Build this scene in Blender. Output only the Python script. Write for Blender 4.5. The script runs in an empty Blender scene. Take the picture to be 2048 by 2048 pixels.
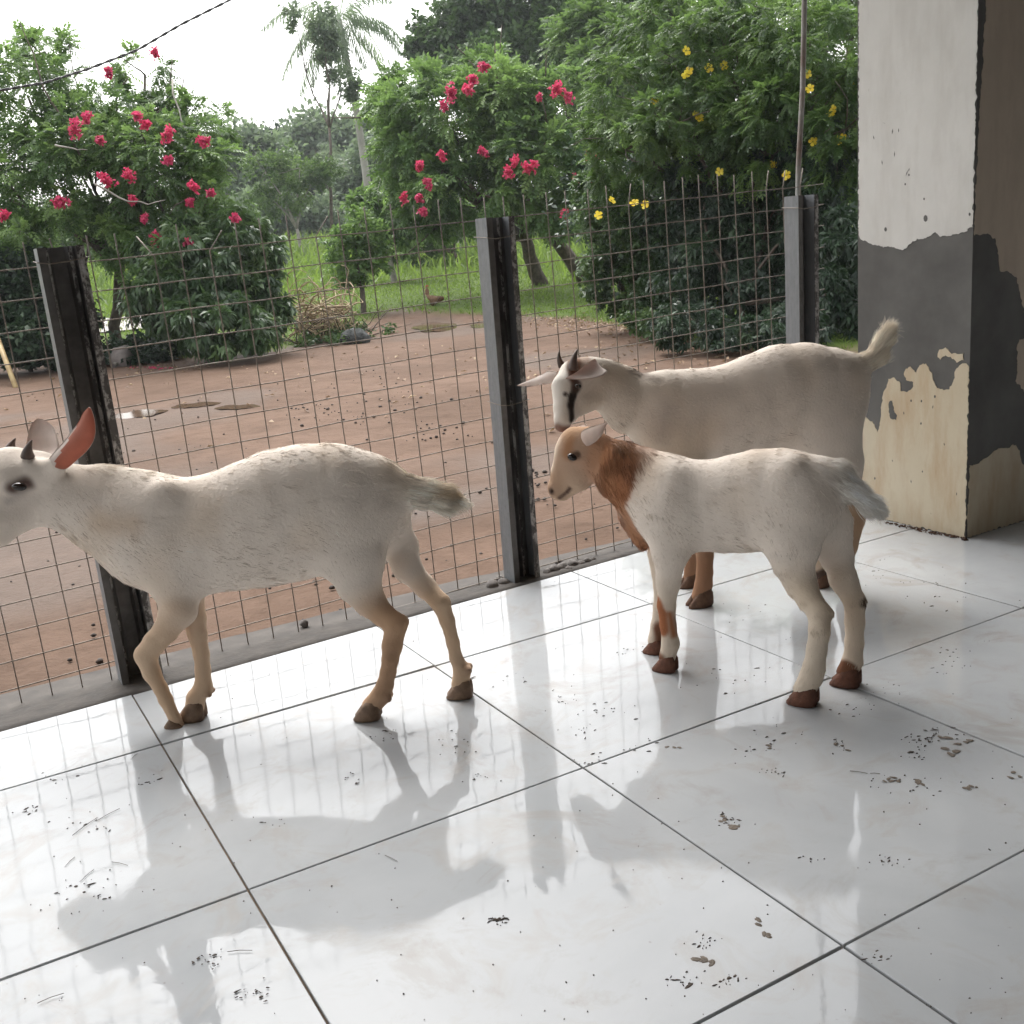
import bpy, math, random
import numpy as np
from mathutils import Vector, Matrix, noise
from mathutils.geometry import tessellate_polygon
R_ = math.radians
rng = np.random.default_rng(7)
random.seed(7)
SC = bpy.context.scene
COL = SC.collection

# ------------------------------------------------------------------ camera
FPX, CC = 2126.3, 1024.0                       # focal length / centre in photograph pixels
YAW, PITCH, ROLL = .50023, .24868, -.08393
CAM = np.array([-.28983, -2.04689, .9028])
_cy, _sy, _cp, _sp = math.cos(YAW), math.sin(YAW), math.cos(PITCH), math.sin(PITCH)
FWD = np.array([_sy*_cp, _cy*_cp, -_sp]); _r = np.array([_cy, -_sy, 0.]); _u = np.cross(_r, FWD)
RIGHT = math.cos(ROLL)*_r + math.sin(ROLL)*_u; UP = -math.sin(ROLL)*_r + math.cos(ROLL)*_u
cd = bpy.data.cameras.new('camera'); cam = bpy.data.objects.new('camera', cd); COL.objects.link(cam)
cam.matrix_world = Matrix(((RIGHT[0], UP[0], -FWD[0], CAM[0]), (RIGHT[1], UP[1], -FWD[1], CAM[1]),
                           (RIGHT[2], UP[2], -FWD[2], CAM[2]), (0, 0, 0, 1)))
cd.sensor_width = 36; cd.lens = FPX/2048*36; cd.clip_start = .05; cd.clip_end = 1500
SC.camera = cam

# ------------------------------------------------------------------ sky, sun, exposure
SUN_EL, SUN_AZ = R_(58), R_(10)                # overcast: a wide soft sun beyond the fence
w = bpy.data.worlds.new('World'); SC.world = w; w.use_nodes = True
nt = w.node_tree; nt.nodes.clear()
sky = nt.nodes.new('ShaderNodeTexSky'); sky.sky_type = 'NISHITA'; sky.sun_disc = False
sky.sun_elevation = SUN_EL; sky.sun_rotation = SUN_AZ; sky.air_density = 1.6; sky.dust_density = 5; sky.ozone_density = .6
hs = nt.nodes.new('ShaderNodeHueSaturation'); hs.inputs['Saturation'].default_value = .12; hs.inputs['Value'].default_value = 1.35
bg = nt.nodes.new('ShaderNodeBackground'); bg.inputs['Strength'].default_value = .15
out = nt.nodes.new('ShaderNodeOutputWorld')
nt.links.new(sky.outputs[0], hs.inputs['Color']); nt.links.new(hs.outputs[0], bg.inputs['Color']); nt.links.new(bg.outputs[0], out.inputs[0])
sl = bpy.data.lights.new('sun', 'SUN'); sl.energy = .5; sl.angle = R_(30); sl.color = (1, .97, .92)
so = bpy.data.objects.new('sun', sl); COL.objects.link(so)
_d = Vector((math.sin(SUN_AZ)*math.cos(SUN_EL), math.cos(SUN_AZ)*math.cos(SUN_EL), math.sin(SUN_EL)))
so.rotation_euler = _d.to_track_quat('Z', 'Y').to_euler(); so.location = (0, 0, 30)
SC.view_settings.view_transform = 'Standard'; SC.view_settings.look = 'None'
SC.view_settings.exposure = 1.12; SC.view_settings.gamma = 1; SC.view_settings.use_curve_mapping = False
try:
    SC.cycles.max_bounces = 8; SC.cycles.diffuse_bounces = 4; SC.cycles.glossy_bounces = 4
    SC.cycles.transmission_bounces = 4; SC.cycles.transparent_max_bounces = 8; SC.cycles.use_denoising = True
except Exception: pass

# ------------------------------------------------------------------ helpers
T = .6                                          # floor tile pitch, metres
def ray(px, py): return FWD + RIGHT*(px-CC)/FPX - UP*(py-CC)/FPX
def at(px, py, d): return CAM + ray(px, py)*d   # d = depth along the view axis
def on_z(px, py, z=0.):
    r = ray(px, py); return CAM + r*((z-CAM[2])/r[2])
def on_plane(px, py, o, n):
    r = ray(px, py); return CAM + r*(np.dot(o-CAM, n)/np.dot(r, n))
def smooth01(t): t = np.clip(t, 0, 1); return t*t*(3-2*t)
def terrain(x, y):
    y = np.asarray(y, float); x = np.asarray(x, float)
    h = -.075 + .047*np.maximum(0, y-9-.0*x)*smooth01((y-8)/8)
    h = np.where(y > 55, h, h) 
    return np.minimum(h, 3.2)
def ground_hit(px, py):
    r = ray(px, py); d = .5
    while d < 200:
        p = CAM + r*d
        if p[2] < float(terrain(p[0], p[1])): return p
        d *= 1.004
    return p

def mesh_np(name, V, F, mat=None, smooth=False, attrs=None):
    V = np.asarray(V, np.float32); F = np.asarray(F, np.int32)
    me = bpy.data.meshes.new(name)
    me.vertices.add(len(V)); me.vertices.foreach_set('co', V.ravel())
    k = F.shape[1]
    me.loops.add(F.size); me.loops.foreach_set('vertex_index', F.ravel())
    me.polygons.add(len(F)); me.polygons.foreach_set('loop_start', np.arange(0, F.size, k, dtype=np.int32))
    if smooth: me.polygons.foreach_set('use_smooth', np.ones(len(F), bool))
    me.update(calc_edges=True)
    for an, (typ, arr) in (attrs or {}).items():
        a = me.attributes.new(an, typ, 'POINT')
        if typ == 'FLOAT': a.data.foreach_set('value', np.asarray(arr, np.float32).ravel())
        else: a.data.foreach_set('color', np.asarray(arr, np.float32).ravel())
    if mat: me.materials.append(mat)
    return me
def link(name, data, parent=None, loc=None):
    o = bpy.data.objects.new(name, data); COL.objects.link(o)
    if loc is not None: o.location = loc
    if parent is not None: o.parent = parent
    return o
def tag(o, label=None, cat=None, group=None, kind=None):
    if label: o['label'] = label
    if cat: o['category'] = cat
    if group: o['group'] = group
    if kind: o['kind'] = kind
    return o
def thing(name, label, cat, loc=(0, 0, 0), group=None):
    return tag(link(name, None, None, loc), label, cat, group)

class MB:
    """collects quads/tris of simple solids"""
    def __init__(s): s.v = []; s.f = []; s.m = []
    def add(s, V, F, m=0):
        n = len(s.v); s.v += [tuple(map(float, p)) for p in V]; s.f += [tuple(i+n for i in f) for f in F]; s.m += [m]*len(F)
    def box(s, a, b, m=0):
        x0, y0, z0 = a; x1, y1, z1 = b
        s.add([(x0,y0,z0),(x1,y0,z0),(x1,y1,z0),(x0,y1,z0),(x0,y0,z1),(x1,y0,z1),(x1,y1,z1),(x0,y1,z1)],
              [(0,3,2,1),(4,5,6,7),(0,1,5,4),(1,2,6,5),(2,3,7,6),(3,0,4,7)], m)
    def tube(s, P, r, n=6, m=0):
        P = [np.asarray(p, float) for p in P]; k = len(P)
        rr = r if hasattr(r, '__len__') else [r]*k
        V = []; up = None
        for i, p in enumerate(P):
            t = P[min(i+1, k-1)] - P[max(i-1, 0)]; t = t/(np.linalg.norm(t)+1e-9)
            if up is None:
                a = np.array([0, 0, 1.]) if abs(t[2]) < .9 else np.array([1., 0, 0]); up = np.cross(t, a)
            up = up - t*np.dot(up, t); up /= np.linalg.norm(up)+1e-9; b = np.cross(t, up)
            for j in range(n):
                q = 2*math.pi*j/n; V.append(p + rr[i]*(math.cos(q)*up + math.sin(q)*b))
        F = [(i*n+j, i*n+(j+1) % n, (i+1)*n+(j+1) % n, (i+1)*n+j) for i in range(k-1) for j in range(n)]
        F += [tuple(range(n-1, -1, -1)), tuple(range((k-1)*n, k*n))]
        s.add(V, F, m)
    def mesh(s, name, mats, smooth=False):
        me = bpy.data.meshes.new(name); me.from_pydata(s.v, [], s.f); me.update()
        for m in (mats if isinstance(mats, (list, tuple)) else [mats]): me.materials.append(m)
        me.polygons.foreach_set('material_index', s.m)
        if smooth: me.polygons.foreach_set('use_smooth', [True]*len(s.f))
        return me
    def build(s, name, mats, parent=None, smooth=False, loc=None): return link(name, s.mesh(name, mats, smooth), parent, loc)

# ------------------------------------------------------------------ materials
def new_mat(name):
    m = bpy.data.materials.new(name); m.use_nodes = True; nt = m.node_tree; nt.nodes.clear()
    o = nt.nodes.new('ShaderNodeOutputMaterial'); b = nt.nodes.new('ShaderNodeBsdfPrincipled'); nt.links.new(b.outputs[0], o.inputs[0])
    return m, nt, b, o
def N(nt, t, **kw):
    n = nt.nodes.new(t)
    for k, v in kw.items():
        if k.startswith('i_'): n.inputs[k[2:].replace('_', ' ')].default_value = v
        else: setattr(n, k, v)
    return n
def noise_tex(nt, scale, detail=4, rough=.55, coord='Object', dist=0., vec=None):
    n = N(nt, 'ShaderNodeTexNoise'); n.inputs['Scale'].default_value = scale; n.inputs['Detail'].default_value = detail
    n.inputs['Roughness'].default_value = rough; n.inputs['Distortion'].default_value = dist
    if vec is None:
        c = N(nt, 'ShaderNodeTexCoord'); vec = c.outputs[coord]
    nt.links.new(vec, n.inputs['Vector']); return n
def ramp(nt, src, stops, interp='LINEAR'):
    r = N(nt, 'ShaderNodeValToRGB'); r.color_ramp.interpolation = interp
    e = r.color_ramp.elements
    while len(e) < len(stops): e.new(.5)
    for el, (p, c) in zip(e, stops):
        el.position = p; el.color = (c, c, c, 1) if not hasattr(c, '__len__') else (*c[:3], 1)
    nt.links.new(src, r.inputs[0]); return r
def mixc(nt, fac, a, b, mode='MIX'):
    m = N(nt, 'ShaderNodeMix', data_type='RGBA', blend_type=mode)
    for sck, v in ((m.inputs[0], fac), (m.inputs[6], a), (m.inputs[7], b)):
        if hasattr(v, 'links'): nt.links.new(v, sck)
        elif hasattr(v, '__len__'): sck.default_value = (*v[:3], 1)
        else: sck.default_value = v
    return m.outputs[2]
def bump(nt, b, h, strength, dist=.01):
    bp = N(nt, 'ShaderNodeBump'); bp.inputs['Strength'].default_value = strength; bp.inputs['Distance'].default_value = dist
    nt.links.new(h, bp.inputs['Height']); nt.links.new(bp.outputs[0], b.inputs['Normal']); return bp
def simple(name, c1, c2=None, scale=20, rough=.6, spec=.4, metal=0., bmp=.2, bd=.003, r2=None, coord='Object'):
    m, nt, b, o = new_mat(name)
    n = noise_tex(nt, scale, 5, .6, coord)
    c2 = c2 or tuple(x*.75 for x in c1)
    nt.links.new(ramp(nt, n.outputs[0], [(.3, c2), (.7, c1)]).outputs[0], b.inputs['Base Color'])
    b.inputs['Roughness'].default_value = rough; b.inputs['Metallic'].default_value = metal; b.inputs['Specular IOR Level'].default_value = spec
    if r2 is not None: nt.links.new(ramp(nt, n.outputs[0], [(.3, r2), (.7, rough)]).outputs[0], b.inputs['Roughness'])
    if bmp: bump(nt, b, n.outputs[0], bmp, bd)
    return m

def tile_mat():
    m, nt, b, o = new_mat('glazed_tile')
    geo = N(nt, 'ShaderNodeNewGeometry'); P = geo.outputs['Position']
    big = noise_tex(nt, 2.3, 6, .6, vec=P, dist=.6)
    med = noise_tex(nt, 9, 6, .65, vec=P, dist=1.0)
    fine = noise_tex(nt, 55, 4, .6, vec=P)
    base = ramp(nt, big.outputs[0], [(.3, (.375, .388, .40)), (.72, (.465, .478, .49))]).outputs[0]
    dirt = ramp(nt, med.outputs[0], [(.52, 0.), (.80, .7)]).outputs[0]
    base = mixc(nt, dirt, base, (.36, .325, .28))
    speck = ramp(nt, fine.outputs[0], [(.70, 0.), (.76, .5)]).outputs[0]
    base = mixc(nt, speck, base, (.22, .19, .16))
    sm = noise_tex(nt, 3.4, 8, .7, vec=P, dist=1.6)
    smr = ramp(nt, sm.outputs[0], [(.56, 0.), (.66, .38)]).outputs[0]
    base = mixc(nt, smr, base, (.30, .265, .225))
    nt.links.new(base, b.inputs['Base Color'])
    wet = ramp(nt, big.outputs[0], [(.40, .018), (.62, .075)]).outputs[0]
    rr = mixc(nt, smr, mixc(nt, dirt, wet, (.3, .3, .3)), (.28, .28, .28)); nt.links.new(rr, b.inputs['Roughness'])
    b.inputs['IOR'].default_value = 1.55; b.inputs['Specular IOR Level'].default_value = .34
    wav = noise_tex(nt, 6, 2, .5, vec=P); rip = noise_tex(nt, 38, 3, .6, vec=P, dist=.5)
    ad = N(nt, 'ShaderNodeMath', operation='MULTIPLY_ADD'); nt.links.new(rip.outputs[0], ad.inputs[0]); ad.inputs[1].default_value = .10; nt.links.new(wav.outputs[0], ad.inputs[2])
    bump(nt, b, ad.outputs[0], .22, .004)
    return m

def leaf_mat(name, dark, mid, light, rough=.42, trans=.35):
    m, nt, b, o = new_mat(name)
    a = N(nt, 'ShaderNodeAttribute', attribute_name='var')
    c = ramp(nt, a.outputs['Fac'], [(0., dark), (.5, mid), (1., light)]).outputs[0]
    nt.links.new(c, b.inputs['Base Color']); b.inputs['Roughness'].default_value = rough; b.inputs['Specular IOR Level'].default_value = .45
    t = N(nt, 'ShaderNodeBsdfTranslucent')
    tc = mixc(nt, .5, c, tuple(min(1, x*1.6) for x in light)); nt.links.new(tc, t.inputs[0])
    mx = N(nt, 'ShaderNodeMixShader'); mx.inputs[0].default_value = trans
    nt.links.new(b.outputs[0], mx.inputs[1]); nt.links.new(t.outputs[0], mx.inputs[2]); nt.links.new(mx.outputs[0], o.inputs[0])
    return m

M = {}
M['tile'] = tile_mat()
M['grout'] = simple('grout', (.25, .185, .13), (.085, .06, .044), 14, .85, .15)
M['concrete'] = simple('kerb_concrete', (.115, .104, .095), (.05, .044, .04), 18, .85, .12, bmp=.7, bd=.012, r2=.55)
M['bark'] = simple('bark', (.14, .11, .085), (.05, .04, .032), 14, .85, bmp=.8, bd=.02)
M['pale_bark'] = simple('pale_bark', (.34, .32, .28), (.19, .175, .15), 9, .8, bmp=.5, bd=.02)
M['twig'] = simple('dry_stem', (.46, .37, .24), (.24, .17, .10), 10, .75)
M['palm_bark'] = simple('palm_bark', (.40, .38, .34), (.25, .24, .21), 3, .8, bmp=.4, bd=.03)
M['leaf_a'] = leaf_mat('leaf_pinnate', (.028, .066, .020), (.074, .148, .038), (.20, .31, .085), .45, .4)
M['leaf_b'] = leaf_mat('leaf_glossy', (.024, .055, .020), (.050, .100, .032), (.11, .18, .056), .36, .28)
M['leaf_y'] = leaf_mat('leaf_yellowish', (.026, .064, .016), (.058, .116, .028), (.16, .25, .066), .45, .42)
M['leaf_d'] = leaf_mat('leaf_dark', (.010, .024, .013), (.022, .048, .023), (.05, .09, .04), .42, .22)
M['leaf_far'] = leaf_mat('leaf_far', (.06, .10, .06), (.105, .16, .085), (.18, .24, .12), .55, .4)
M['leaf_dry'] = leaf_mat('leaf_dry', (.09, .045, .025), (.18, .10, .05), (.33, .24, .14), .6, .2)
M['grass'] = leaf_mat('grass_blade', (.06, .105, .016), (.105, .175, .026), (.18, .26, .05), .5, .45)
M['pink'] = leaf_mat('pink_bract', (.50, .02, .07), (.68, .04, .13), (.75, .10, .22), .55, .35)
M['red'] = leaf_mat('red_bract', (.40, .02, .07), (.58, .035, .13), (.66, .10, .21), .55, .35)
M['yellow'] = leaf_mat('yellow_petal', (.75, .50, .02), (.85, .62, .03), (.90, .75, .10), .5, .3)
M['wire'] = simple('wire_steel', (.30, .27, .235), (.15, .11, .085), 40, .48, metal=.35, bmp=0)
M['cable'] = simple('cable_rubber', (.05, .05, .05), None, 20, .5, bmp=0)
M['stone'] = simple('stone', (.20, .18, .165), (.09, .08, .075), 16, .8, bmp=.7, bd=.01)
M['rust'] = simple('rusty_pole', (.33, .35, .34), (.13, .075, .05), 7, .6, bmp=.3)
M['plaster'] = simple('bare_cement', (.17, .166, .158), (.085, .082, .078), 3.5, .8, bmp=.5, bd=.004)
M['ceiling'] = simple('ceiling_board', (.30, .29, .28), None, 2, .85)
M['house'] = simple('house_wall_paint', (.28, .27, .25), None, 3, .8)
M['bamboo'] = simple('bamboo', (.52, .40, .20), (.34, .23, .11), 8, .5)
M['hoof'] = simple('hoof_horn', (.11, .055, .032), (.045, .024, .016), 60, .6, bmp=.5, bd=.003)
M['hornk'] = simple('horn_keratin', (.13, .085, .065), (.05, .035, .03), 50, .5, bmp=.4, bd=.002)

def galv_mat():
    m, nt, b, o = new_mat('galvanised_steel')
    tc = N(nt, 'ShaderNodeTexCoord'); mp = N(nt, 'ShaderNodeMapping'); mp.inputs['Scale'].default_value = (1, 1, .12)
    nt.links.new(tc.outputs['Object'], mp.inputs[0])
    st = noise_tex(nt, 90, 5, .7, vec=mp.outputs[0]); sp = noise_tex(nt, 45, 5, .7)
    c = ramp(nt, st.outputs[0], [(.3, (.19, .2, .21)), (.7, (.255, .265, .28))]).outputs[0]
    rust = ramp(nt, sp.outputs[0], [(.63, 0.), (.72, .45)]).outputs[0]
    c = mixc(nt, rust, c, (.13, .10, .085)); nt.links.new(c, b.inputs['Base Color'])
    b.inputs['Metallic'].default_value = .25; nt.links.new(ramp(nt, sp.outputs[0], [(.4, .42), (.7, .75)]).outputs[0], b.inputs['Roughness'])
    bump(nt, b, st.outputs[0], .15, .002); return m
M['galv'] = galv_mat()
M['steel'] = simple('dark_dull_steel', (.12, .115, .11), (.06, .056, .053), 26, .5, .4, .2, .12, .002)
def flake_mat():
    m, nt, b, o = new_mat('flaking_black_paint')
    tc = N(nt, 'ShaderNodeTexCoord'); mp = N(nt, 'ShaderNodeMapping'); mp.inputs['Scale'].default_value = (1, 1, .45)
    nt.links.new(tc.outputs['Object'], mp.inputs[0])
    n = noise_tex(nt, 38, 8, .75, vec=mp.outputs[0], dist=.4)
    n2 = noise_tex(nt, 150, 4, .7)
    md = N(nt, 'ShaderNodeMath', operation='MULTIPLY_ADD'); nt.links.new(n2.outputs[0], md.inputs[0]); md.inputs[1].default_value = .25; nt.links.new(n.outputs[0], md.inputs[2])
    c = ramp(nt, md.outputs[0], [(.615, (.045, .04, .038)), (.65, (.20, .19, .18)), (.76, (.36, .35, .335))]).outputs[0]
    nt.links.new(c, b.inputs['Base Color']); b.inputs['Roughness'].default_value = .6
    bump(nt, b, md.outputs[0], .3, .002); return m
M['flake'] = flake_mat()
M['inner'] = simple('dark_channel_inside', (.075, .066, .06), (.038, .033, .03), 30, .55, bmp=.2)
def paint_mat(name, c1, c2, stain, amt):
    m, nt, b, o = new_mat(name)
    n = noise_tex(nt, 3.2, 6, .65); n2 = noise_tex(nt, 28, 5, .65); 
    tc = N(nt, 'ShaderNodeTexCoord'); mp = N(nt, 'ShaderNodeMapping'); mp.inputs['Scale'].default_value = (1, 1, .25); nt.links.new(tc.outputs['Object'], mp.inputs[0])
    n3 = noise_tex(nt, 16, 6, .7, vec=mp.outputs[0])
    c = ramp(nt, n.outputs[0], [(.3, c2), (.7, c1)]).outputs[0]
    c = mixc(nt, ramp(nt, n3.outputs[0], [(.45, 0.), (.8, amt)]).outputs[0], c, stain)
    c = mixc(nt, ramp(nt, n2.outputs[0], [(.70, 0.), (.76, .5)]).outputs[0], c, tuple(x*.45 for x in stain))
    nt.links.new(c, b.inputs['Base Color']); b.inputs['Roughness'].default_value = .7
    bump(nt, b, n2.outputs[0], .3, .003); return m
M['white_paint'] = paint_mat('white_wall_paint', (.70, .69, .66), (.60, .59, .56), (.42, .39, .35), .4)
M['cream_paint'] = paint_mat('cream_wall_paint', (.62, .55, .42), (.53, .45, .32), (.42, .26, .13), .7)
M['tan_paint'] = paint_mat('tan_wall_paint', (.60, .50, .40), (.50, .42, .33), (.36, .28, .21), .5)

def ground_mat():
    m, nt, b, o = new_mat('yard_soil')
    geo = N(nt, 'ShaderNodeNewGeometry'); P = geo.outputs['Position']
    g = N(nt, 'ShaderNodeAttribute', attribute_name='grass'); wt = N(nt, 'ShaderNodeAttribute', attribute_name='wet')
    n1 = noise_tex(nt, .9, 6, .6, vec=P); n2 = noise_tex(nt, 7, 6, .65, vec=P, dist=.4); n3 = noise_tex(nt, 45, 4, .6, vec=P)
    dirt = ramp(nt, n1.outputs[0], [(.3, (.104, .066, .046)), (.7, (.168, .110, .080))]).outputs[0]
    dirt = mixc(nt, ramp(nt, n2.outputs[0], [(.45, 0.), (.72, .6)]).outputs[0], dirt, (.068, .041, .027))
    dirt = mixc(nt, ramp(nt, n3.outputs[0], [(.60, 0.), (.72, .45)]).outputs[0], dirt, (.045, .029, .021))
    green = ramp(nt, n2.outputs[0], [(.35, (.05, .08, .014)), (.65, (.085, .13, .024))]).outputs[0]
    dirt = mixc(nt, wt.outputs['Fac'], dirt, (.075, .055, .043))
    c = mixc(nt, g.outputs['Fac'], dirt, green); nt.links.new(c, b.inputs['Base Color'])
    rg = N(nt, 'ShaderNodeMapRange'); rg.inputs['To Min'].default_value = .85; rg.inputs['To Max'].default_value = .3
    nt.links.new(wt.outputs['Fac'], rg.inputs['Value'])
    nt.links.new(rg.outputs[0], b.inputs['Roughness']); b.inputs['Specular IOR Level'].default_value = .10
    ad = N(nt, 'ShaderNodeMath', operation='MULTIPLY_ADD'); nt.links.new(n3.outputs[0], ad.inputs[0]); ad.inputs[1].default_value = .3; nt.links.new(n2.outputs[0], ad.inputs[2])
    bump(nt, b, ad.outputs[0], .6, .03); return m
M['ground'] = ground_mat()
def water_mat():
    m, nt, b, o = new_mat('muddy_water')
    b.inputs['Base Color'].default_value = (.10, .065, .045, 1); b.inputs['Specular IOR Level'].default_value = .12; b.inputs['Roughness'].default_value = .08; b.inputs['IOR'].default_value = 1.33
    n = noise_tex(nt, 12, 3, .5); bump(nt, b, n.outputs[0], .06, .004); return m
M['water'] = water_mat()
def attr_mat(name, attr, rough=.7, spec=.25, sheen=0.):
    m, nt, b, o = new_mat(name)
    a = N(nt, 'ShaderNodeAttribute', attribute_name=attr); nt.links.new(a.outputs['Color'], b.inputs['Base Color'])
    b.inputs['Roughness'].default_value = rough; b.inputs['Specular IOR Level'].default_value = spec
    return m, nt, b
M['skin'], _nt, _b = attr_mat('goat_skin', 'coat', .8, .15)
_n = noise_tex(_nt, 160, 3, .6); bump(_nt, _b, _n.outputs[0], .35, .004)
M['hair'], _nt, _b = attr_mat('goat_hair', 'coat', .55, .25)
def eye_mat():
    m, nt, b, o = new_mat('goat_eye'); b.inputs['Base Color'].default_value = (.018, .011, .008, 1); b.inputs['Roughness'].default_value = .12; return m
M['eye'] = eye_mat()
def ear_mat(name, col, tr, f):
    m, nt, b, o = new_mat(name); n = noise_tex(nt, 40, 4, .6)
    c = ramp(nt, n.outputs[0], [(.3, tuple(x*.8 for x in col)), (.7, col)]).outputs[0]
    nt.links.new(c, b.inputs['Base Color']); b.inputs['Roughness'].default_value = .7
    t = N(nt, 'ShaderNodeBsdfTranslucent'); t.inputs[0].default_value = (*tr, 1)
    mx = N(nt, 'ShaderNodeMixShader'); mx.inputs[0].default_value = f
    nt.links.new(b.outputs[0], mx.inputs[1]); nt.links.new(t.outputs[0], mx.inputs[2]); nt.links.new(mx.outputs[0], o.inputs[0]); return m
M['ear_white'] = ear_mat('ear_outside', (.70, .63, .57), (.75, .40, .30), .25)
M['ear_pink'] = ear_mat('ear_inside', (.40, .155, .10), (.74, .27, .17), .35)
M['ear_buff'] = ear_mat('ear_inside_buff', (.58, .47, .40), (.7, .42, .33), .25)

# ------------------------------------------------------------------ ground, yard
EDGE = [(0,735),(130,738),(260,722),(420,715),(560,702),(700,662),(780,640),(900,634),(1050,634),(1160,640),(1250,655),(1400,690),(1560,705)]
EDGE_W = np.array([on_z(px, py, -.075)[:2] for px, py in EDGE])
_order = np.argsort(EDGE_W[:, 0])
def grass_edge_y(x):                            # dirt ends / green begins at this Y
    ex = EDGE_W[:, 0]; ey = EDGE_W[:, 1]
    # polar about camera so that the border is single valued
    return None
_ang = np.arctan2(EDGE_W[:, 0]-CAM[0], EDGE_W[:, 1]-CAM[1]); _rad = np.hypot(EDGE_W[:, 0]-CAM[0], EDGE_W[:, 1]-CAM[1])
_o = np.argsort(_ang); _ang = _ang[_o]; _rad = _rad[_o]
def grassness(x, y):
    a = np.arctan2(x-CAM[0], y-CAM[1]); r = np.hypot(x-CAM[0], y-CAM[1])
    return r - np.interp(a, _ang, _rad)        # >0 = beyond the yard
def vnoise(x, y, s, seed=0):
    return np.array([noise.noise(Vector((a*s+seed, b*s, seed*.7))) for a, b in zip(np.ravel(x), np.ravel(y))]).reshape(np.shape(x))
PUD = [(276,826,52,7),(392,808,42,5),(474,812,38,5),(868,652,45,10),(960,650,22,5),(1085,606,16,4)]
def axis(parts):
    a = [np.arange(*p) for p in parts]; return np.unique(np.concatenate(a))
gx = axis([(-80,-8,6.),(-8,-3,.5),(-3,9,.075),(9,20,.4),(20,130,6.)]); gy = axis([(.42,11,.075),(11,24,.35),(24,60,2.),(60,190,8.)])
GX, GY = np.meshgrid(gx, gy, indexing='ij')
gz = terrain(GX, GY)
n1 = vnoise(GX, GY, 1.3, 3); n2 = vnoise(GX, GY, 6.5, 9)
gz = gz + n1*.012 + n2*.006
gn = grassness(GX, GY) + n1*.5 + n2*.25
gmask = smooth01(gn/.5+.3)
gz = gz + gmask*.03
wet = smooth01((vnoise(GX, GY, .55, 21)*1.0 + n1*.35 - .12)*3.0)*.5
pw = np.zeros_like(GX)
pudw = []
for px, py, rx, ry in PUD:
    c = on_z(px, py, -.075); e = on_z(px+rx, py-rx*.07, -.075)[:2]-c[:2]; f = on_z(px, py-ry, -.075)[:2]-c[:2]
    pudw.append((c, e, f))
    A = np.linalg.inv(np.array([e, f]).T); q = np.stack([GX-c[0], GY-c[1]], -1) @ A.T
    dd = np.hypot(q[..., 0], q[..., 1]); k = smooth01(1.5-dd); gz = gz*(1-np.clip(k*1.6, 0, 1)) + (c[2]-.016)*np.clip(k*1.6, 0, 1); wet = np.maximum(wet, k*.9)
wet = np.maximum(wet, .75*smooth01(1-np.hypot((GX-1.3)/.8, (GY-1.7)/.45)))
nx, ny = GX.shape
idx = np.arange(nx*ny).reshape(nx, ny)
F = np.stack([idx[:-1, :-1], idx[1:, :-1], idx[1:, 1:], idx[:-1, 1:]], -1).reshape(-1, 4)
V = np.stack([GX, GY, gz], -1).reshape(-1, 3)
g = link('ground', mesh_np('ground', V, F, M['ground'], True, {'grass': ('FLOAT', gmask), 'wet': ('FLOAT', wet*(1-gmask))}))
tag(g, 'wet reddish brown dirt yard turning to grass farther off', kind='structure')
for i, (c, e, f) in enumerate(pudw):
    ang = np.linspace(0, 2*math.pi, 36, endpoint=False); rr = 1+.22*np.sin(ang*2+i)+.12*np.sin(ang*5+2*i)
    P2 = c[:2] + np.outer(np.cos(ang)*rr, e) + np.outer(np.sin(ang)*rr, f)
    mb = MB(); mb.add([(x, y, c[2]-.006) for x, y in P2], [tuple(range(36))])
    tag(mb.build('puddle', M['water']), None, None, 'puddles in the dirt yard', 'structure')

# bright wet patch behind the flowering tree
c = ground_hit(255, 652); ang = np.linspace(0, 2*math.pi, 40, endpoint=False)
mb = MB(); mb.add([(c[0]+1.3*math.cos(a)*(1+.2*math.sin(3*a)), c[1]+.9*math.sin(a), float(terrain(0, c[1]+.9*math.sin(a)))+.05) for a in ang], [tuple(range(40))])
tag(mb.build('pond_water', M['water']), 'pale pool of water shining behind the tree trunks', kind='structure')

# ------------------------------------------------------------------ porch floor, kerb, house
def edge_y(x): return .290 + (x+.27)*.0494      # outer edge of the tiles
flo = thing('tiled_floor', 'glossy white square tiles of the porch floor', None); flo['kind'] = 'structure'
mb = MB(); mb.add([(-3, -4.2, -.006), (4.2, -4.2, -.006), (4.2, edge_y(4.2)-.002, -.006), (-3, edge_y(-3)-.002, -.006)], [(0, 1, 2, 3)])
mb.add([(-3, -4.2, -.2), (4.2, -4.2, -.2), (4.2, edge_y(4.2)-.002, -.2), (-3, edge_y(-3)-.002, -.2)], [(3, 2, 1, 0)])
mb.build('grout', M['grout'], flo)
def tile_mesh(x0, x1, y0, ya, yb):
    gp = .0017; bv = .0009; h = .006
    o = [(x0+gp, y0+gp), (x1-gp, y0+gp), (x1-gp, yb-gp), (x0+gp, ya-gp)]
    i = [(x0+gp+bv, y0+gp+bv), (x1-gp-bv, y0+gp+bv), (x1-gp-bv, yb-gp-bv), (x0+gp+bv, ya-gp-bv)]
    V = [(x, y, -.012) for x, y in o] + [(x, y, -.0011) for x, y in o] + [(x, y, 0) for x, y in i]
    F = [(8, 9, 10, 11)] + [(a, (a+1) % 4, 4+(a+1) % 4, 4+a) for a in range(4)] + [(4+a, 4+(a+1) % 4, 8+(a+1) % 4, 8+a) for a in range(4)]
    mb = MB(); mb.add(V, F); return mb.mesh('tile', M['tile'])
full = tile_mesh(0, T, 0, T, T)
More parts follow.
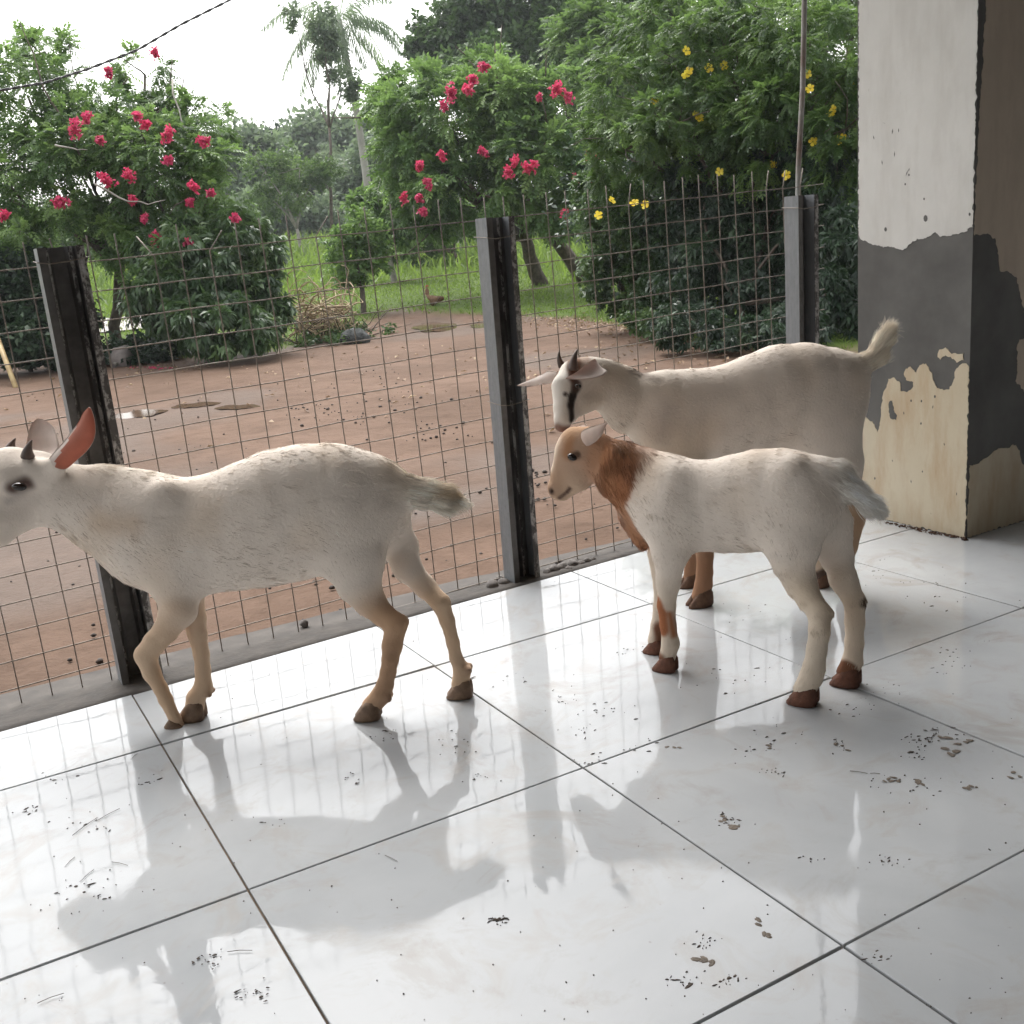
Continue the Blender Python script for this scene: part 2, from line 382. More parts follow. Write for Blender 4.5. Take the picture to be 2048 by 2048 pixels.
for i in range(-3, 7):
    for j in range(-6, 1):
        if j == 0:
            me = tile_mesh(0, T, 0, edge_y(i*T), edge_y((i+1)*T))
        else: me = full
        o = link('tile', me, flo, (i*T, j*T, 0))
        o.rotation_euler = (R_(random.uniform(-.13, .13)), R_(random.uniform(-.13, .13)), 0)
        o.location.z = random.uniform(-.0006, .0004)
# kerb
mb = MB(); xs = np.arange(-3, 4.21, .05)
prof = []
for x in xs:
    e = edge_y(x)-.001; a = .004*noise.noise(Vector((x*9, 1, 0))); b_ = .006*noise.noise(Vector((x*5, 7, 0)))
    prof.append([(x, e, -.2), (x, e, -.002+a*.4), (x, e+.05, -.006+a), (x, e+.11, -.010+b_), (x, .555+b_*2+.02*(x < 9), -.020+a), (x, .575+b_*3, -.06), (x, .60, -.25)])
V = [p for r in prof for p in r]; k = len(prof[0])
F = [(i*k+j, (i+1)*k+j, (i+1)*k+j+1, i*k+j+1) for i in range(len(prof)-1) for j in range(k-1)]
F += [tuple(range(k)), tuple(len(V)-1-q for q in range(k))]
mb.add(V, F); tag(mb.build('kerb', M['concrete'], None, True), 'rough grey concrete kerb strip between tiles and dirt', kind='structure')
# house behind the camera and roof over the porch (they shade the floor)
mb = MB(); mb.box((-4.2, -4.4, 2.75), (4.6, .85, 2.9)); tag(mb.build('porch_ceiling', M['ceiling']), kind='structure')
mb = MB(); mb.box((-4.2, -4.45, -.3), (4.6, -4.25, 2.745)); tag(mb.build('house_wall', M['house']), kind='structure')
mb = MB(); mb.box((4.25, -4.24, -.3), (4.4, -.4, 2.745)); tag(mb.build('side_wall', M['house']), kind='structure')

# ------------------------------------------------------------------ pillar with peeling paint
PX0, PY0 = 3.614*T, -.275*T
po = np.array([PX0, PY0, 0.])
PY1 = on_plane(1716, 690, po, np.array([1., 0, 0]))[1]
pil = thing('pillar', 'square porch pillar with white paint peeling off grey cement', 'pillar', (PX0, PY0, 0))
mb = MB(); mb.box((0, 0, -.02), (.62, PY1-PY0, 2.74)); core = mb.build('cement_core', M['plaster'], pil)
Z4 = lambda x, y: (1500+x*.41420, 300+y*.41420)
def rough_poly(P, amp, step):
    Q = []
    for i in range(len(P)):
        a = np.array(P[i]); b = np.array(P[(i+1) % len(P)]); n = max(1, int(np.linalg.norm(b-a)/step))
        for k in range(n):
            p = a+(b-a)*k/n
            if k: p = p + amp*np.array([noise.noise(Vector((p[0]*q_, p[1]*q_, z_)))*g_ for z_ in (3,) for q_, g_ in ((60, 1),)]+[noise.noise(Vector((p[0]*60, p[1]*60, 31)))]) + amp*.6*np.array([noise.noise(Vector((p[0]*170, p[1]*170, 5))), noise.noise(Vector((p[0]*170, p[1]*170, 35)))])
            Q.append(p)
    return Q
def patch(name, poly, face, mat, th=.0018, amp=.006, label=None):
    """poly: photograph points -> plate lying on a pillar face ('L' = towards -X, 'F' = towards -Y)"""
    q = []
    for x, y in poly:
        p = on_plane(*Z4(x, y), po, np.array([1., 0, 0]) if face == 'L' else np.array([0, 1., 0])) - po
        q.append((min(max(p[1], .001), PY1-PY0-.001), min(max(p[2], .001), 2.73)) if face == 'L' else (min(max(p[0], .001), .619), min(max(p[2], .001), 2.73)))
    q = rough_poly(q, amp, .0045)
    n = len(q); tri = tessellate_polygon([[Vector((a[0], a[1], 0)) for a in q]])
    f3 = (lambda a, b, h: (-h, a, b)) if face == 'L' else (lambda a, b, h: (a, -h, b))
    V = [f3(a, b, th) for a, b in q] + [f3(a, b, .0002) for a, b in q]
    F = [tuple(t) for t in tri] + [(i, (i+1) % n, n+(i+1) % n, n+i) for i in range(n)]
    mb = MB(); mb.add(V, F); o = mb.build(name, mat, pil)
    if label: o['label'] = label
    return o
up = [(480,-3400),(527,-3000),(527,410),(545,435),(590,455),(640,462),(690,470),(730,480),(755,475),(785,440),(830,430),(870,415),(895,395),(920,420),(960,415),(1000,405),(1040,395),(1060,375),(1088,372),(1098,200),(1110,0),(1145,-800),(1300,-3400)]
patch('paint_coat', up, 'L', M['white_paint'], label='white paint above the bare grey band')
lowp = [(440,1420),(560,1290),(585,1310),(603,1325),(615,1365),(625,1340),(632,1300),(640,1200),(665,1130),(670,1105),(700,1100),(725,1120),(730,1165),(760,1170),(785,1150),(790,1120),(755,1110),(745,1085),(755,1055),(775,1045),(795,1070),(805,1075),(820,1040),(850,1030),(880,1075),(885,1110),(905,1150),(935,1160),(965,1155),(985,1110),(995,1060),(1020,1035),(1045,1030),(1064,1050),(1057,1500),(1043,1872),(860,1830),(670,1795),(400,1740)]
patch('paint_coat', lowp, 'L', M['cream_paint'], label='yellowed cream paint at the foot of the pillar')
patch('paint_flake', [(908,1000),(915,965),(950,958),(975,985),(1000,985),(1030,978),(1032,1015),(1000,1027),(970,997),(945,990),(920,1012)], 'L', M['cream_paint'])
patch('paint_chip', [(675,1215),(690,1210),(695,1255),(712,1280),(708,1303),(680,1295),(672,1265)], 'L', M['plaster'], .0024)
for x, y, r in ((850,330,14),(657,383,9),(843,236,5),(1063,310,7),(780,1210,5),(830,1212,5),(895,1190,6),(828,1320,5),(605,1585,5),(835,1552,4),(752,165,5),(770,120,5)):
    patch('paint_chip', [(x+r*.7*math.cos(a), y+r*1.2*math.sin(a)) for a in np.linspace(0, 2*math.pi, 9)[:-1]], 'L', M['plaster'], .0024, .002)
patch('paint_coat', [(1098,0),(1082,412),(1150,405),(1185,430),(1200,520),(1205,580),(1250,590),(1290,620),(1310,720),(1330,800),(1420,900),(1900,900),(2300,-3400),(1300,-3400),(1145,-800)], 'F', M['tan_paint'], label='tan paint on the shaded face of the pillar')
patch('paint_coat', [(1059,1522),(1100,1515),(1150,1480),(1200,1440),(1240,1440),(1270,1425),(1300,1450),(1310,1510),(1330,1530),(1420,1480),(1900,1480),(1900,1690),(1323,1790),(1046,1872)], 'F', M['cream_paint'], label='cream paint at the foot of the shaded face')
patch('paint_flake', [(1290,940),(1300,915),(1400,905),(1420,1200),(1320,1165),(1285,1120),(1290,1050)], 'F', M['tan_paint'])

for x, y, l, a in ((760,110,30,1.9),(770,95,18,1.8),(640,60,22,1.5),(700,20,26,1.6),(600,-60,20,1.4),(690,-90,26,1.7),(720,-95,20,1.6),(650,-130,14,.3),(745,1270,16,1.5),(885,1240,18,1.7),(780,1600,18,1.5),(1000,1660,16,1.6),(690,1500,12,1.2),(940,1420,14,1.4)):
    dx, dy = math.cos(a)*l*.5, math.sin(a)*l*.5; q = 2.2
    patch('paint_chip', [(x-dx, y-dy), (x+q, y), (x+dx, y+dy), (x-q, y)], 'L', M['plaster'], .0023, .001)
# ------------------------------------------------------------------ fence posts (lipped steel channels, open side to the porch)
def channel_post(x, label, lean=0., h=.985, W=.081):
    t = thing('steel_post', label, 'fence post', (x, .404, 0), 'steel channel posts carrying the fence')
    D, L, th = .058, .016, .0022
    z0, z1 = -.03, h
    web = MB()                                  # back of the channel with two pressed ribs
    xs = [0, .012, .018, .026, .032, W-.032, W-.026, W-.018, W-.012, W]; dy = [0, 0, -.010, -.010, 0, 0, -.010, -.010, 0, 0]
    V = []; F = []
    for z in (z0, z1):
        for a, d in zip(xs, dy): V += [(a, D+d, z), (a, D+d-th, z)]
    n = len(xs)*2
    for i in range(len(xs)-1):
        F += [(2*i+1, 2*i+3, n+2*i+3, n+2*i+1), (2*i+2, 2*i, n+2*i, n+2*i+2), (n+2*i+1, n+2*i+3, n+2*i+2, n+2*i)]
    web.add(V, F)
    for i in (2, 6):
        web.m[3*i] = 1; web.m[3*i-3] = 1 if i == 2 else 0
    web.build('web', [M['steel'], M['flake']], t)
    for sx in (0, 1):
        f = MB(); a0 = -.0 if sx == 0 else W-th
        f.box((a0, .0, z0), (a0+th, D+.0005, z1)); f.build('flange', M['galv'], t)
        l = MB(); l.box((0 if sx == 0 else W-L, -th, z0), (L if sx == 0 else W, -.0003, z1)); l.build('lip', M['flake'] if sx else M['steel'], t)
    for zt in (.92, .47):
        w_ = MB(); zz = zt+random.uniform(-.02, .02)
        P = [(-.004, D+.006, zz+.004), (-.004, -.005, zz), (.02, -.006, zz-.004), (W*.6, -.006, zz-.002), (W+.004, -.005, zz+.003), (W+.004, D+.006, zz+.006)]
        w_.tube(P, .0011, 5); w_.build('wire_tie', M['wire'], t)
    t.rotation_euler = (R_(.3), R_(lean), 0)
    return t
channel_post(-.004, 'leftmost steel fence post, streaked black, behind the horned white goat', -.62, .968, .092)
channel_post(1.733*T, 'middle steel fence post with flaked paint rib, beside the goat heads', .2, .965)
channel_post(3.515*T, 'clean grey steel fence post nearest the pillar', 0, .965)

# ------------------------------------------------------------------ welded wire mesh
MY = .468                                       # plane of the mesh
fence = thing('wire_mesh_fence', 'welded steel wire mesh fence tied behind the three posts', 'fence', (0, MY, 0))
def top_z(x): return (1.556+.0285*x/T)*T
PIT = .1075*T
vm = []
for bx, by, bl in ((0, 0, .055), (0, 0, .050), (.03, -.02, .04), (-.025, .03, .045), (.012, 0, .052), (-.008, -.01, .05)):
    mb = MB(); H = 15*PIT
    P = [(0, 0, -.05), (.001, 0, .2), (-.001, 0, .5), (.001, 0, .75), (0, 0, H-.002), (bx, by, H+bl)]
    mb.tube(P, .0015, 6); vm.append(mb.mesh('wire', M['wire'], True))
k = 0
for i in range(-16, 34):
    x = .08*T + i*.1088*T
    if x > 3.72*T: break
    v = 0 if (x > 1.3*T*2 or random.random() < .55) else random.randint(1, 5)
    if x > 3.45*T: v = 4
    zb = top_z(x) - 15*PIT
    o = link('wire', vm[v], fence, (x+.0125*T*0, .0, zb+random.uniform(-.006, .004)))
    o.rotation_euler = (random.uniform(-.004, .004), -.018+random.uniform(-.006, .006), 0)
mb = MB(); xs = np.linspace(-1.2, 3.80*T, 24)
mb.tube([(x, -.0042, .0285*x+.0012*math.sin(x*23)) for x in xs], .0015, 6); hm = mb.mesh('wire', M['wire'], True)
for r in range(16):
    o = link('wire', hm, fence, (-.0185*r*PIT*0, 0, top_z(0)-r*PIT+random.uniform(-.002, .002)))
    o.rotation_euler = (0, random.uniform(-.0008, .0008), 0)

# slim pole behind the last post
mb = MB(); a = on_plane(1596, 400, np.array([0, .62, 0]), np.array([0, 1., 0])); b_ = on_plane(1610, -60, np.array([0, .66, 0]), np.array([0, 1., 0])); mid = (a+b_)/2+np.array([.006, 0, 0])
mb.tube([(a[0]-.01, a[1], -.1), a, a*.7+mid*.3+np.array([-.004, 0, 0]), mid, mid*.4+b_*.6, b_, b_+(b_-mid)*2.0], .0085, 8)
tag(mb.build('metal_pole', M['rust'], None, True), 'thin rusty pole rising behind the fence post nearest the pillar', 'pole')

# ------------------------------------------------------------------ loose stones by the kerb
def rock(name, c, r, seed, mat, squash=.65):
    rs = random.Random(seed); mb = MB(); nu, nv = 9, 6; V = []
    for j in range(nv+1):
        th = math.pi*j/nv
        for i in range(nu):
            ph = 2*math.pi*i/nu; d = Vector((math.sin(th)*math.cos(ph), math.sin(th)*math.sin(ph), math.cos(th)))
            q = r*(1+.45*noise.noise(d*1.4+Vector((seed*3.1, 0, 0)))+.15*noise.noise(d*4+Vector((seed, 5, 0))))
            V.append((d.x*q, d.y*q*.8, d.z*q*squash))
    F = [(j*nu+i, j*nu+(i+1) % nu, (j+1)*nu+(i+1) % nu, (j+1)*nu+i) for j in range(nv) for i in range(nu)]
    mb.add(V, F); o = mb.build(name, mat, None, True, c); o.rotation_euler = (0, 0, rs.uniform(0, 6)); return o
for i, (px, py, r) in enumerate(((990,1175,.022),(1012,1168,.017),(1003,1160,.014),(1098,1148,.016),(1112,1143,.020),(1128,1138,.018),(1142,1141,.013),(1150,1132,.020),(1165,1130,.014),(1178,1126,.016),(1122,1128,.013),(1190,1122,.012))):
    p = on_z(px, py, -.01); rock('stone', (p[0], p[1]+.01, -.012+r*.3), r, i+1, M['stone'])
for o in [o for o in COL.objects if o.name.startswith('stone')]:
    tag(o, 'dark rubble lump on the kerb just left of the middle post' if o.location.x < 1.02 else 'dark rubble lump in the row on the kerb right of the middle post', 'stone', 'rubble lumps left of the middle post' if o.location.x < 1.02 else 'rubble lumps right of the middle post')
p = on_z(610, 1258, -.02); tag(rock('dung_ball', (p[0], p[1], -.005), .013, 44, M['stone'], .8), 'single small dark lump on the kerb under the walking goat', 'lump')

p = on_z(246, 733, -.075); b = rock('boulder', (p[0], p[1], .0), .17, 77, simple('pale_stone', (.24, .21, .195), (.14, .12, .11), 9, .8, bmp=.5), .85)
tag(b, 'pinkish grey stone at the yard edge behind the leftmost post', 'stone')
mb = MB(); a = on_z(232, 728, -.03); a2 = at(200, 705, 12.2); mb.tube([a, (a+a2)/2+np.array([0, 0, .03]), a2], [.02, .017, .012], 6)
tag(mb.build('broken_branch', M['pale_bark'], None, True), 'short pale broken stick leaning on the grey stone', 'stick')
mb = MB(); b1 = on_z(32, 776, -.075); b0 = at(-30, 610, 11.2); mb.tube([b1, b1*.6+b0*.4, b0], [.024, .026, .028], 8)
tag(mb.build('bamboo_stick', M['bamboo'], None, True), 'yellow bamboo stick leaning at the left edge of the yard', 'stick')

# overhead cable
mb = MB(); P = [at(x, y, d) for x, y, d in ((-260,215,9),(0,181,9.3),(91,165,9.5),(174,139,9.7),(275,100,9.9),(362,49,10.1),(460,0,10.3),(640,-110,10.8))]
for s in (0, math.pi):
    Q = []; m_ = 60
    for i in range(m_):
        t = i/(m_-1)*(len(P)-1); k = min(int(t), len(P)-2); q = P[k]+(P[k+1]-P[k])*(t-k)
        Q.append(q+.008*(math.cos(i*1.6+s)*UP+math.sin(i*1.6+s)*FWD))
    mb.tube(Q, .0075, 5)
tag(mb.build('overhead_cable', M['cable'], None, True), 'dark twisted cable hanging across the white sky', 'cable')
# ------------------------------------------------------------------ plants
def leaflet(P, d, n, L, W, fold=.25, curl=.15):
    """rhombus leaf quads: base P, direction d, normal n (arrays)"""
    s = np.cross(d, n); s /= np.linalg.norm(s, axis=-1, keepdims=True)+1e-9
    m = P + d*(L*.45)[..., None]
    tip = P + d*L[..., None] - n*(L*curl)[..., None]
    a = m + s*(W*.5)[..., None] + n*(W*fold)[..., None]*.5
    b = m - s*(W*.5)[..., None] + n*(W*fold)[..., None]*.5
    return np.stack([P, b, tip, a], -2)
def unit(v): return v/(np.linalg.norm(v, axis=-1, keepdims=True)+1e-9)
def blob_clumps(r, blobs, nper, lump=.35):
    """blobs: (px,py,depth,rx_px,rz_px[,ry factor]) -> clump centres, radii, outward directions"""
    C = []; RR = []; D = []
    tot = sum(b[3]*b[4] for b in blobs)
    for b in blobs:
        px, py, d, rx, rz = b[:5]; ryf = b[5] if len(b) > 5 else .8
        c = at(px, py, d); mx = rx*d/FPX; mz = rz*d/FPX; my = mx*ryf
        n = max(4, int(nper*rx*rz/tot))
        v = unit(r.normal(size=(n, 3))); rad = r.uniform(.35, 1., n)**.5
        p = c + (RIGHT*(v[:, :1]*mx) + np.array([FWD[0], FWD[1], 0])*(v[:, 1:2]*my) + np.array([0, 0, 1.])*(v[:, 2:]*mz))*rad[:, None]
        o = unit(RIGHT*(v[:, :1]/mx) + np.array([FWD[0], FWD[1], 0])*(v[:, 1:2]/my) + np.array([0, 0, 1.])*(v[:, 2:]/mz))
        C.append(p); D.append(o); RR.append(np.full(n, lump*min(mx, mz))*r.uniform(.5, 1.15, n))
    return np.concatenate(C), np.concatenate(RR), np.concatenate(D)
def foliage(seed, blobs, nclump, per, kind, size, lump=.35, droop=.35, bias=0., mat=None, parent=None, name='crown', zmin=None):
    r = np.random.default_rng(seed)
    C, RR, D = blob_clumps(r, blobs, nclump, lump)
    n = len(C)
    cv = np.clip(r.normal(.42+bias, .26, n), 0, 1)
    ci = np.repeat(np.arange(n), per); m = len(ci)
    v = unit(r.normal(size=(m, 3))); rad = r.uniform(0, 1, m)**.45
    P = C[ci] + v*(RR[ci]*rad)[:, None]*np.array([1, 1, .8])
    d = unit(v*.8 + D[ci]*.7 + np.array([0, 0, -.25]) + r.normal(size=(m, 3))*.35)
    up = unit(np.array([0, 0, 1.]) + D[ci]*.45 + r.normal(size=(m, 3))*.35)
    nrm = unit(up - d*np.sum(up*d, -1, keepdims=True)); sd = np.cross(d, nrm)
    var = np.clip(cv[ci] + r.normal(0, .13, m), 0, 1)
    S = size*r.uniform(.65, 1.3, m)
    Q = []; VV = []
    if kind == 'pinnate':
        k = 5
        for j in range(k):
            t = (j+.6)/k
            base = P + d*(S*t)[:, None] - np.array([0, 0, 1.])*(S*droop*t*t)[:, None]
            for s in (-1, 1):
                ld = unit(sd*s + d*.45 - np.array([0, 0, .35]) + r.normal(size=(m, 3))*.12)
                Q.append(leaflet(base, ld, nrm, S*.42*(1-.35*abs(t-.5)), S*.19)); VV.append(var)
        base = P + d*S[:, None] - np.array([0, 0, 1.])*(S*droop)[:, None]
        Q.append(leaflet(base, unit(d-np.array([0, 0, .4])), nrm, S*.4, S*.19)); VV.append(var)
    elif kind == 'lance':
        for j in range(6):
            a = j*2.4 + r.uniform(0, 6, m); 
            ld = unit(d*.55 + sd*np.cos(a)[:, None]*.8 + nrm*np.sin(a)[:, None]*.55 - np.array([0, 0, droop]) + r.normal(size=(m, 3))*.15)
            nn = unit(nrm - ld*np.sum(nrm*ld, -1, keepdims=True))
            Q.append(leaflet(P + d*(S*.12*j)[:, None], ld, nn, S*.95, S*.27, .3, .25)); VV.append(var)
    elif kind == 'small':
        for j in range(7):
            a = j*2.4 + r.uniform(0, 6, m)
            ld = unit(d*.4 + sd*np.cos(a)[:, None] + nrm*np.sin(a)[:, None]*.6 + r.normal(size=(m, 3))*.3 - np.array([0, 0, droop*.5]))
            nn = unit(nrm + r.normal(size=(m, 3))*.4); nn = unit(nn - ld*np.sum(nn*ld, -1, keepdims=True))
            Q.append(leaflet(P + d*(S*.17*j)[:, None], ld, nn, S*.55, S*.30)); VV.append(var)
    else:                                        # 'clump': far foliage, a few larger faces
        for j in range(5):
            ld = unit(d + r.normal(size=(m, 3))*.8); nn = unit(nrm + r.normal(size=(m, 3))*.5); nn = unit(nn - ld*np.sum(nn*ld, -1, keepdims=True))
            Q.append(leaflet(P + r.normal(size=(m, 3))*(S*.55)[:, None], ld, nn, S*.55, S*.34)); VV.append(var)
    Q = np.concatenate(Q); VV = np.concatenate(VV)
    if zmin is not None:
        ok = Q[:, :, 2].min(1) > zmin; Q = Q[ok]; VV = VV[ok]
    nq = len(Q)
    o = link(name, mesh_np(name, Q.reshape(-1, 3), np.arange(nq*4).reshape(nq, 4), mat, False, {'var': ('FLOAT', np.repeat(VV, 4))}), parent)
    return o
NTRI = [0]
def limb(mb, a, b, r0, r1, sag=.12, seed=0, n=7, sides=6):
    r = np.random.default_rng(seed); a = np.asarray(a); b = np.asarray(b); L = np.linalg.norm(b-a)
    o = r.normal(size=3)*L*sag*.5; P = []
    for i in range(n):
        t = i/(n-1); P.append(a+(b-a)*t + o*math.sin(math.pi*t) + r.normal(size=3)*L*.012*(0 < i < n-1))
    mb.tube(P, [r0+(r1-r0)*(i/(n-1)) for i in range(n)], sides); return P
def tree(name, label, cat, base, blobs, nclump, per, kind, size, mat, seed, trunk_r=.09, bark='bark', fork=.35, group=None, twigs=14, lump=.35, droop=.35, bias=0., bases=None, zmin=None, sides=7):
    t = thing(name, label, cat, tuple(base), group)
    off = Vector(base)
    mb = MB(); r = np.random.default_rng(seed+900)
    bs = bases or [base]
    for bi, bb in enumerate(bs):
        bb = np.asarray(bb, float)
        tops = [at(*b[:3]) for b in blobs]
        mine = [p for i, p in enumerate(tops) if i % len(bs) == bi] or tops
        ce = np.mean(mine, 0); fk = bb + (ce-bb)*fork + np.array([0, 0, .05]); fk[:2] += r.normal(size=2)*.05
        limb(mb, bb-np.array([0, 0, .1]), fk, trunk_r, trunk_r*.72, .06, seed+bi, 7, sides)
        for i, p in enumerate(mine):
            Q = limb(mb, fk, p, trunk_r*.6, trunk_r*.2, .18, seed+10+i, 7, 5)
            for k in range(twigs//max(1, len(mine))+1):
                b = blobs[[j for j in range(len(tops)) if tops[j] is p][0]] if False else blobs[min(i, len(blobs)-1)]
                rr = b[3]*b[2]/FPX
                e = p + unit(r.normal(size=3)+np.array([0, 0, .4]))*rr*.85
                limb(mb, Q[r.integers(3, 7)], e, trunk_r*.2, trunk_r*.05, .2, seed+40+i*7+k, 5, 4)
    me = mb.mesh('trunk', M[bark], True)
    me.transform(Matrix.Translation(-off)); link('trunk', me, t)
    c = foliage(seed, blobs, nclump, per, kind, size, lump, droop, bias, M[mat], None, 'crown', zmin)
    c.data.transform(Matrix.Translation(-off)); c.parent = t
    return t
def gz_at(p): return np.array([p[0], p[1], float(terrain(p[0], p[1]))])
def under(px, py, d): return gz_at(at(px, py, d))

def flower_cluster(parent, c, rad, mat, seed, n=40, pet=.038, name='flower_cluster'):
    r = np.random.default_rng(seed); off = np.array(parent.location)
    v = unit(r.normal(size=(n, 3))); P = c - off + (v*(rad*1.3*r.uniform(0, 1, n)**.9)[:, None]*np.array([1., .62, .5])) @ np.linalg.qr(r.normal(size=(3, 3)))[0]
    Q = []
    for j in range(4):
        d = unit(v + r.normal(size=(n, 3))*.9); nn = unit(r.normal(size=(n, 3))); nn = unit(nn - d*np.sum(nn*d, -1, keepdims=True))
        Q.append(leaflet(P, d, nn, np.full(n, pet*.85)*r.uniform(.6, 1.35, n), np.full(n, pet*.75), .35))
    Q = np.concatenate(Q); k = len(Q)
    return link(name, mesh_np(name, Q.reshape(-1, 3), np.arange(k*4).reshape(k, 4), mat, False, {'var': ('FLOAT', np.repeat(r.uniform(0, 1, k), 4))}), parent)
def yellow_flower(parent, c, rad, seed):
    r = np.random.default_rng(seed); off = np.array(parent.location); f = unit(-FWD + r.normal(size=3)*.5)
    a = unit(np.cross(f, np.array([0, 0, 1.]))); b = np.cross(a, f); V = []; F = []
    for j in range(5):
        q = 2*math.pi*j/5 + r.uniform(-.12, .12); d = a*math.cos(q)+b*math.sin(q); s = -a*math.sin(q)+b*math.cos(q); n = len(V); k = rad*r.uniform(.85, 1.1)
        for u_, v_, h_ in ((.06, 0, -.2), (.45, .33, .02), (.85, .40, .10), (1.02, .12, .06), (1.0, -.16, .06), (.82, -.40, .10), (.42, -.33, .02)):
            V.append(c-off + (d*u_+s*v_+f*(h_+.05*r.normal()))*k)
        F += [(n, n+1, n+2, n+6), (n+2, n+3, n+4, n+6), (n+4, n+5, n+6, n+6)]
    F = [t if t[2] != t[3] else t[:3] for t in F]
    mb = MB(); mb.v = [tuple(map(float, v)) for v in V]; mb.f = F; mb.m = [0]*len(F); me = mb.mesh('flower', M['yellow'])
    at_ = me.attributes.new('var', 'FLOAT', 'POINT'); at_.data.foreach_set('value', np.repeat(r.uniform(.2, 1, 5), 7).astype(np.float32))
    return link('flower', me, parent)

# flowering tree filling the left
bl = [(55,190,12.2,120,110),(170,330,12.0,150,140),(330,345,11.8,130,120),(420,400,11.8,95,110),(20,400,12,120,150),(230,250,12.4,110,80),(400,265,12.2,75,55),(90,105,12.6,70,45),(290,150,12.6,55,45),(150,470,11.8,150,70),(330,215,12.4,55,45)]
tA = tree('flowering_tree', 'bushy pink flowering tree spreading over the leftmost fence post', 'tree', under(235, 690, 12.4), bl, 330, 26, 'pinnate', .125, 'leaf_a', 11, .075, bases=[under(225, 690, 12.6), under(305, 690, 13.)], fork=.42, lump=.30, group='pink flowering trees')
for i, (x, y, r_, c) in enumerate(((150,258,30,0),(172,235,20,0),(335,270,26,1),(408,283,22,0),(212,360,24,1),(258,350,20,1),(386,375,22,1),(336,320,16,0),(310,476,22,0),(378,484,16,0),(120,405,24,0),(8,430,18,1),(275,232,18,0),(218,145,14,0),(310,107,16,1),(288,436,14,0),(421,386,12,0),(470,437,16,0),(200,280,14,0),(264,398,16,1),(380,405,14,0),(290,248,16,1))):
    flower_cluster(tA, at(x, y, 11.0), r_*.74*11/FPX, M['pink'] if c else M['red'], 300+i, int(22+r_*1.3))
mb = MB(); a = at(160, 310, 11.4); b_ = at(36, 34, 11.6); limb(mb, a, b_, .014, .005, .04, 5, 9, 5)
me = mb.mesh('bare_branch', M['bark'], True); me.transform(Matrix.Translation(-tA.location)); link('bare_branch', me, tA)
for i, (a, b_) in enumerate(((at(190, 368, 10.9), at(330, 400, 10.8)), (at(110, 290, 10.9), at(175, 300, 10.8)), (at(345, 160, 12), at(420, 330, 11.6)))):
    mb = MB(); limb(mb, a, b_, .012, .004, .1, 6+i, 8, 5)
    me = mb.mesh('bare_branch', M['pale_bark'], True); me.transform(Matrix.Translation(-tA.location)); link('bare_branch', me, tA)
# shrubs below it
tree('leafy_shrub', 'drooping long-leaved shrub between the pink tree and the vine heap', 'shrub', under(420, 700, 11.3), [(400,560,11.2,110,100),(480,520,11.4,75,110),(330,600,11.,70,70),(430,650,10.8,110,55),(520,600,11.4,50,70),(360,500,11.4,80,60)], 230, 22, 'lance', .105, 'leaf_b', 21, .03, fork=.25, lump=.4, droop=.55, zmin=-.05)
tree('dark_shrub', 'dark broad-leaved shrub at the left edge beside the bamboo stick', 'shrub', under(60, 700, 11.6), [(20,560,11.6,70,60),(100,610,11.6,80,50),(40,665,11.4,110,45),(-60,600,11.4,80,110)], 150, 18, 'small', .15, 'leaf_d', 22, .03, fork=.3, lump=.4, zmin=-.05)
tree('low_shrub', 'low dark ground shrub around the trunks of the pink tree', 'shrub', under(210, 710, 11.8), [(210,705,11.8,90,22),(300,700,11.8,70,20),(130,715,11.6,60,20)], 90, 14, 'small', .11, 'leaf_d', 23, .012, fork=.5, lump=.5, zmin=-.06)

# middle flowering tree
bl = [(818,185,17,80,62),(900,260,16.6,150,110),(1015,220,16.4,110,95),(1075,330,16.2,120,90),(940,370,16.2,120,62),(835,330,16.6,78,95),(1140,250,16.6,85,110),(985,150,17.2,75,45),(870,420,16.6,60,35),(748,200,17.2,24,34),(1120,400,16.2,90,50)]
tB = tree('flowering_tree', 'rounded red flowering tree with a leaning trunk behind the middle post', 'tree', ground_hit(1085, 572), bl, 340, 24, 'pinnate', .19, 'leaf_a', 31, .14, bases=[ground_hit(1085, 572), ground_hit(1180, 566)], fork=.36, lump=.30, group='pink flowering trees', bias=.08)
for i, (x, y, r_, c) in enumerate(((967,132,16,0),(935,177,26,1),(902,186,24,0),(888,212,16,0),(1112,178,24,1),(1136,192,20,0),(884,310,14,1),(840,333,18,1),(855,366,20,0),(839,396,12,0),(808,397,14,1),(964,303,14,0),(1030,322,18,1),(1016,345,22,1),(1058,336,24,1),(1185,313,18,0),(1152,360,12,0),(1177,373,16,0),(1130,428,14,1),(846,425,14,0),(945,160,16,0),(1078,195,8,0))):
    flower_cluster(tB, at(x, y, 15.0), r_*.74*15/FPX, M['pink'] if c else M['red'], 400+i, int(22+r_*1.3), .052)

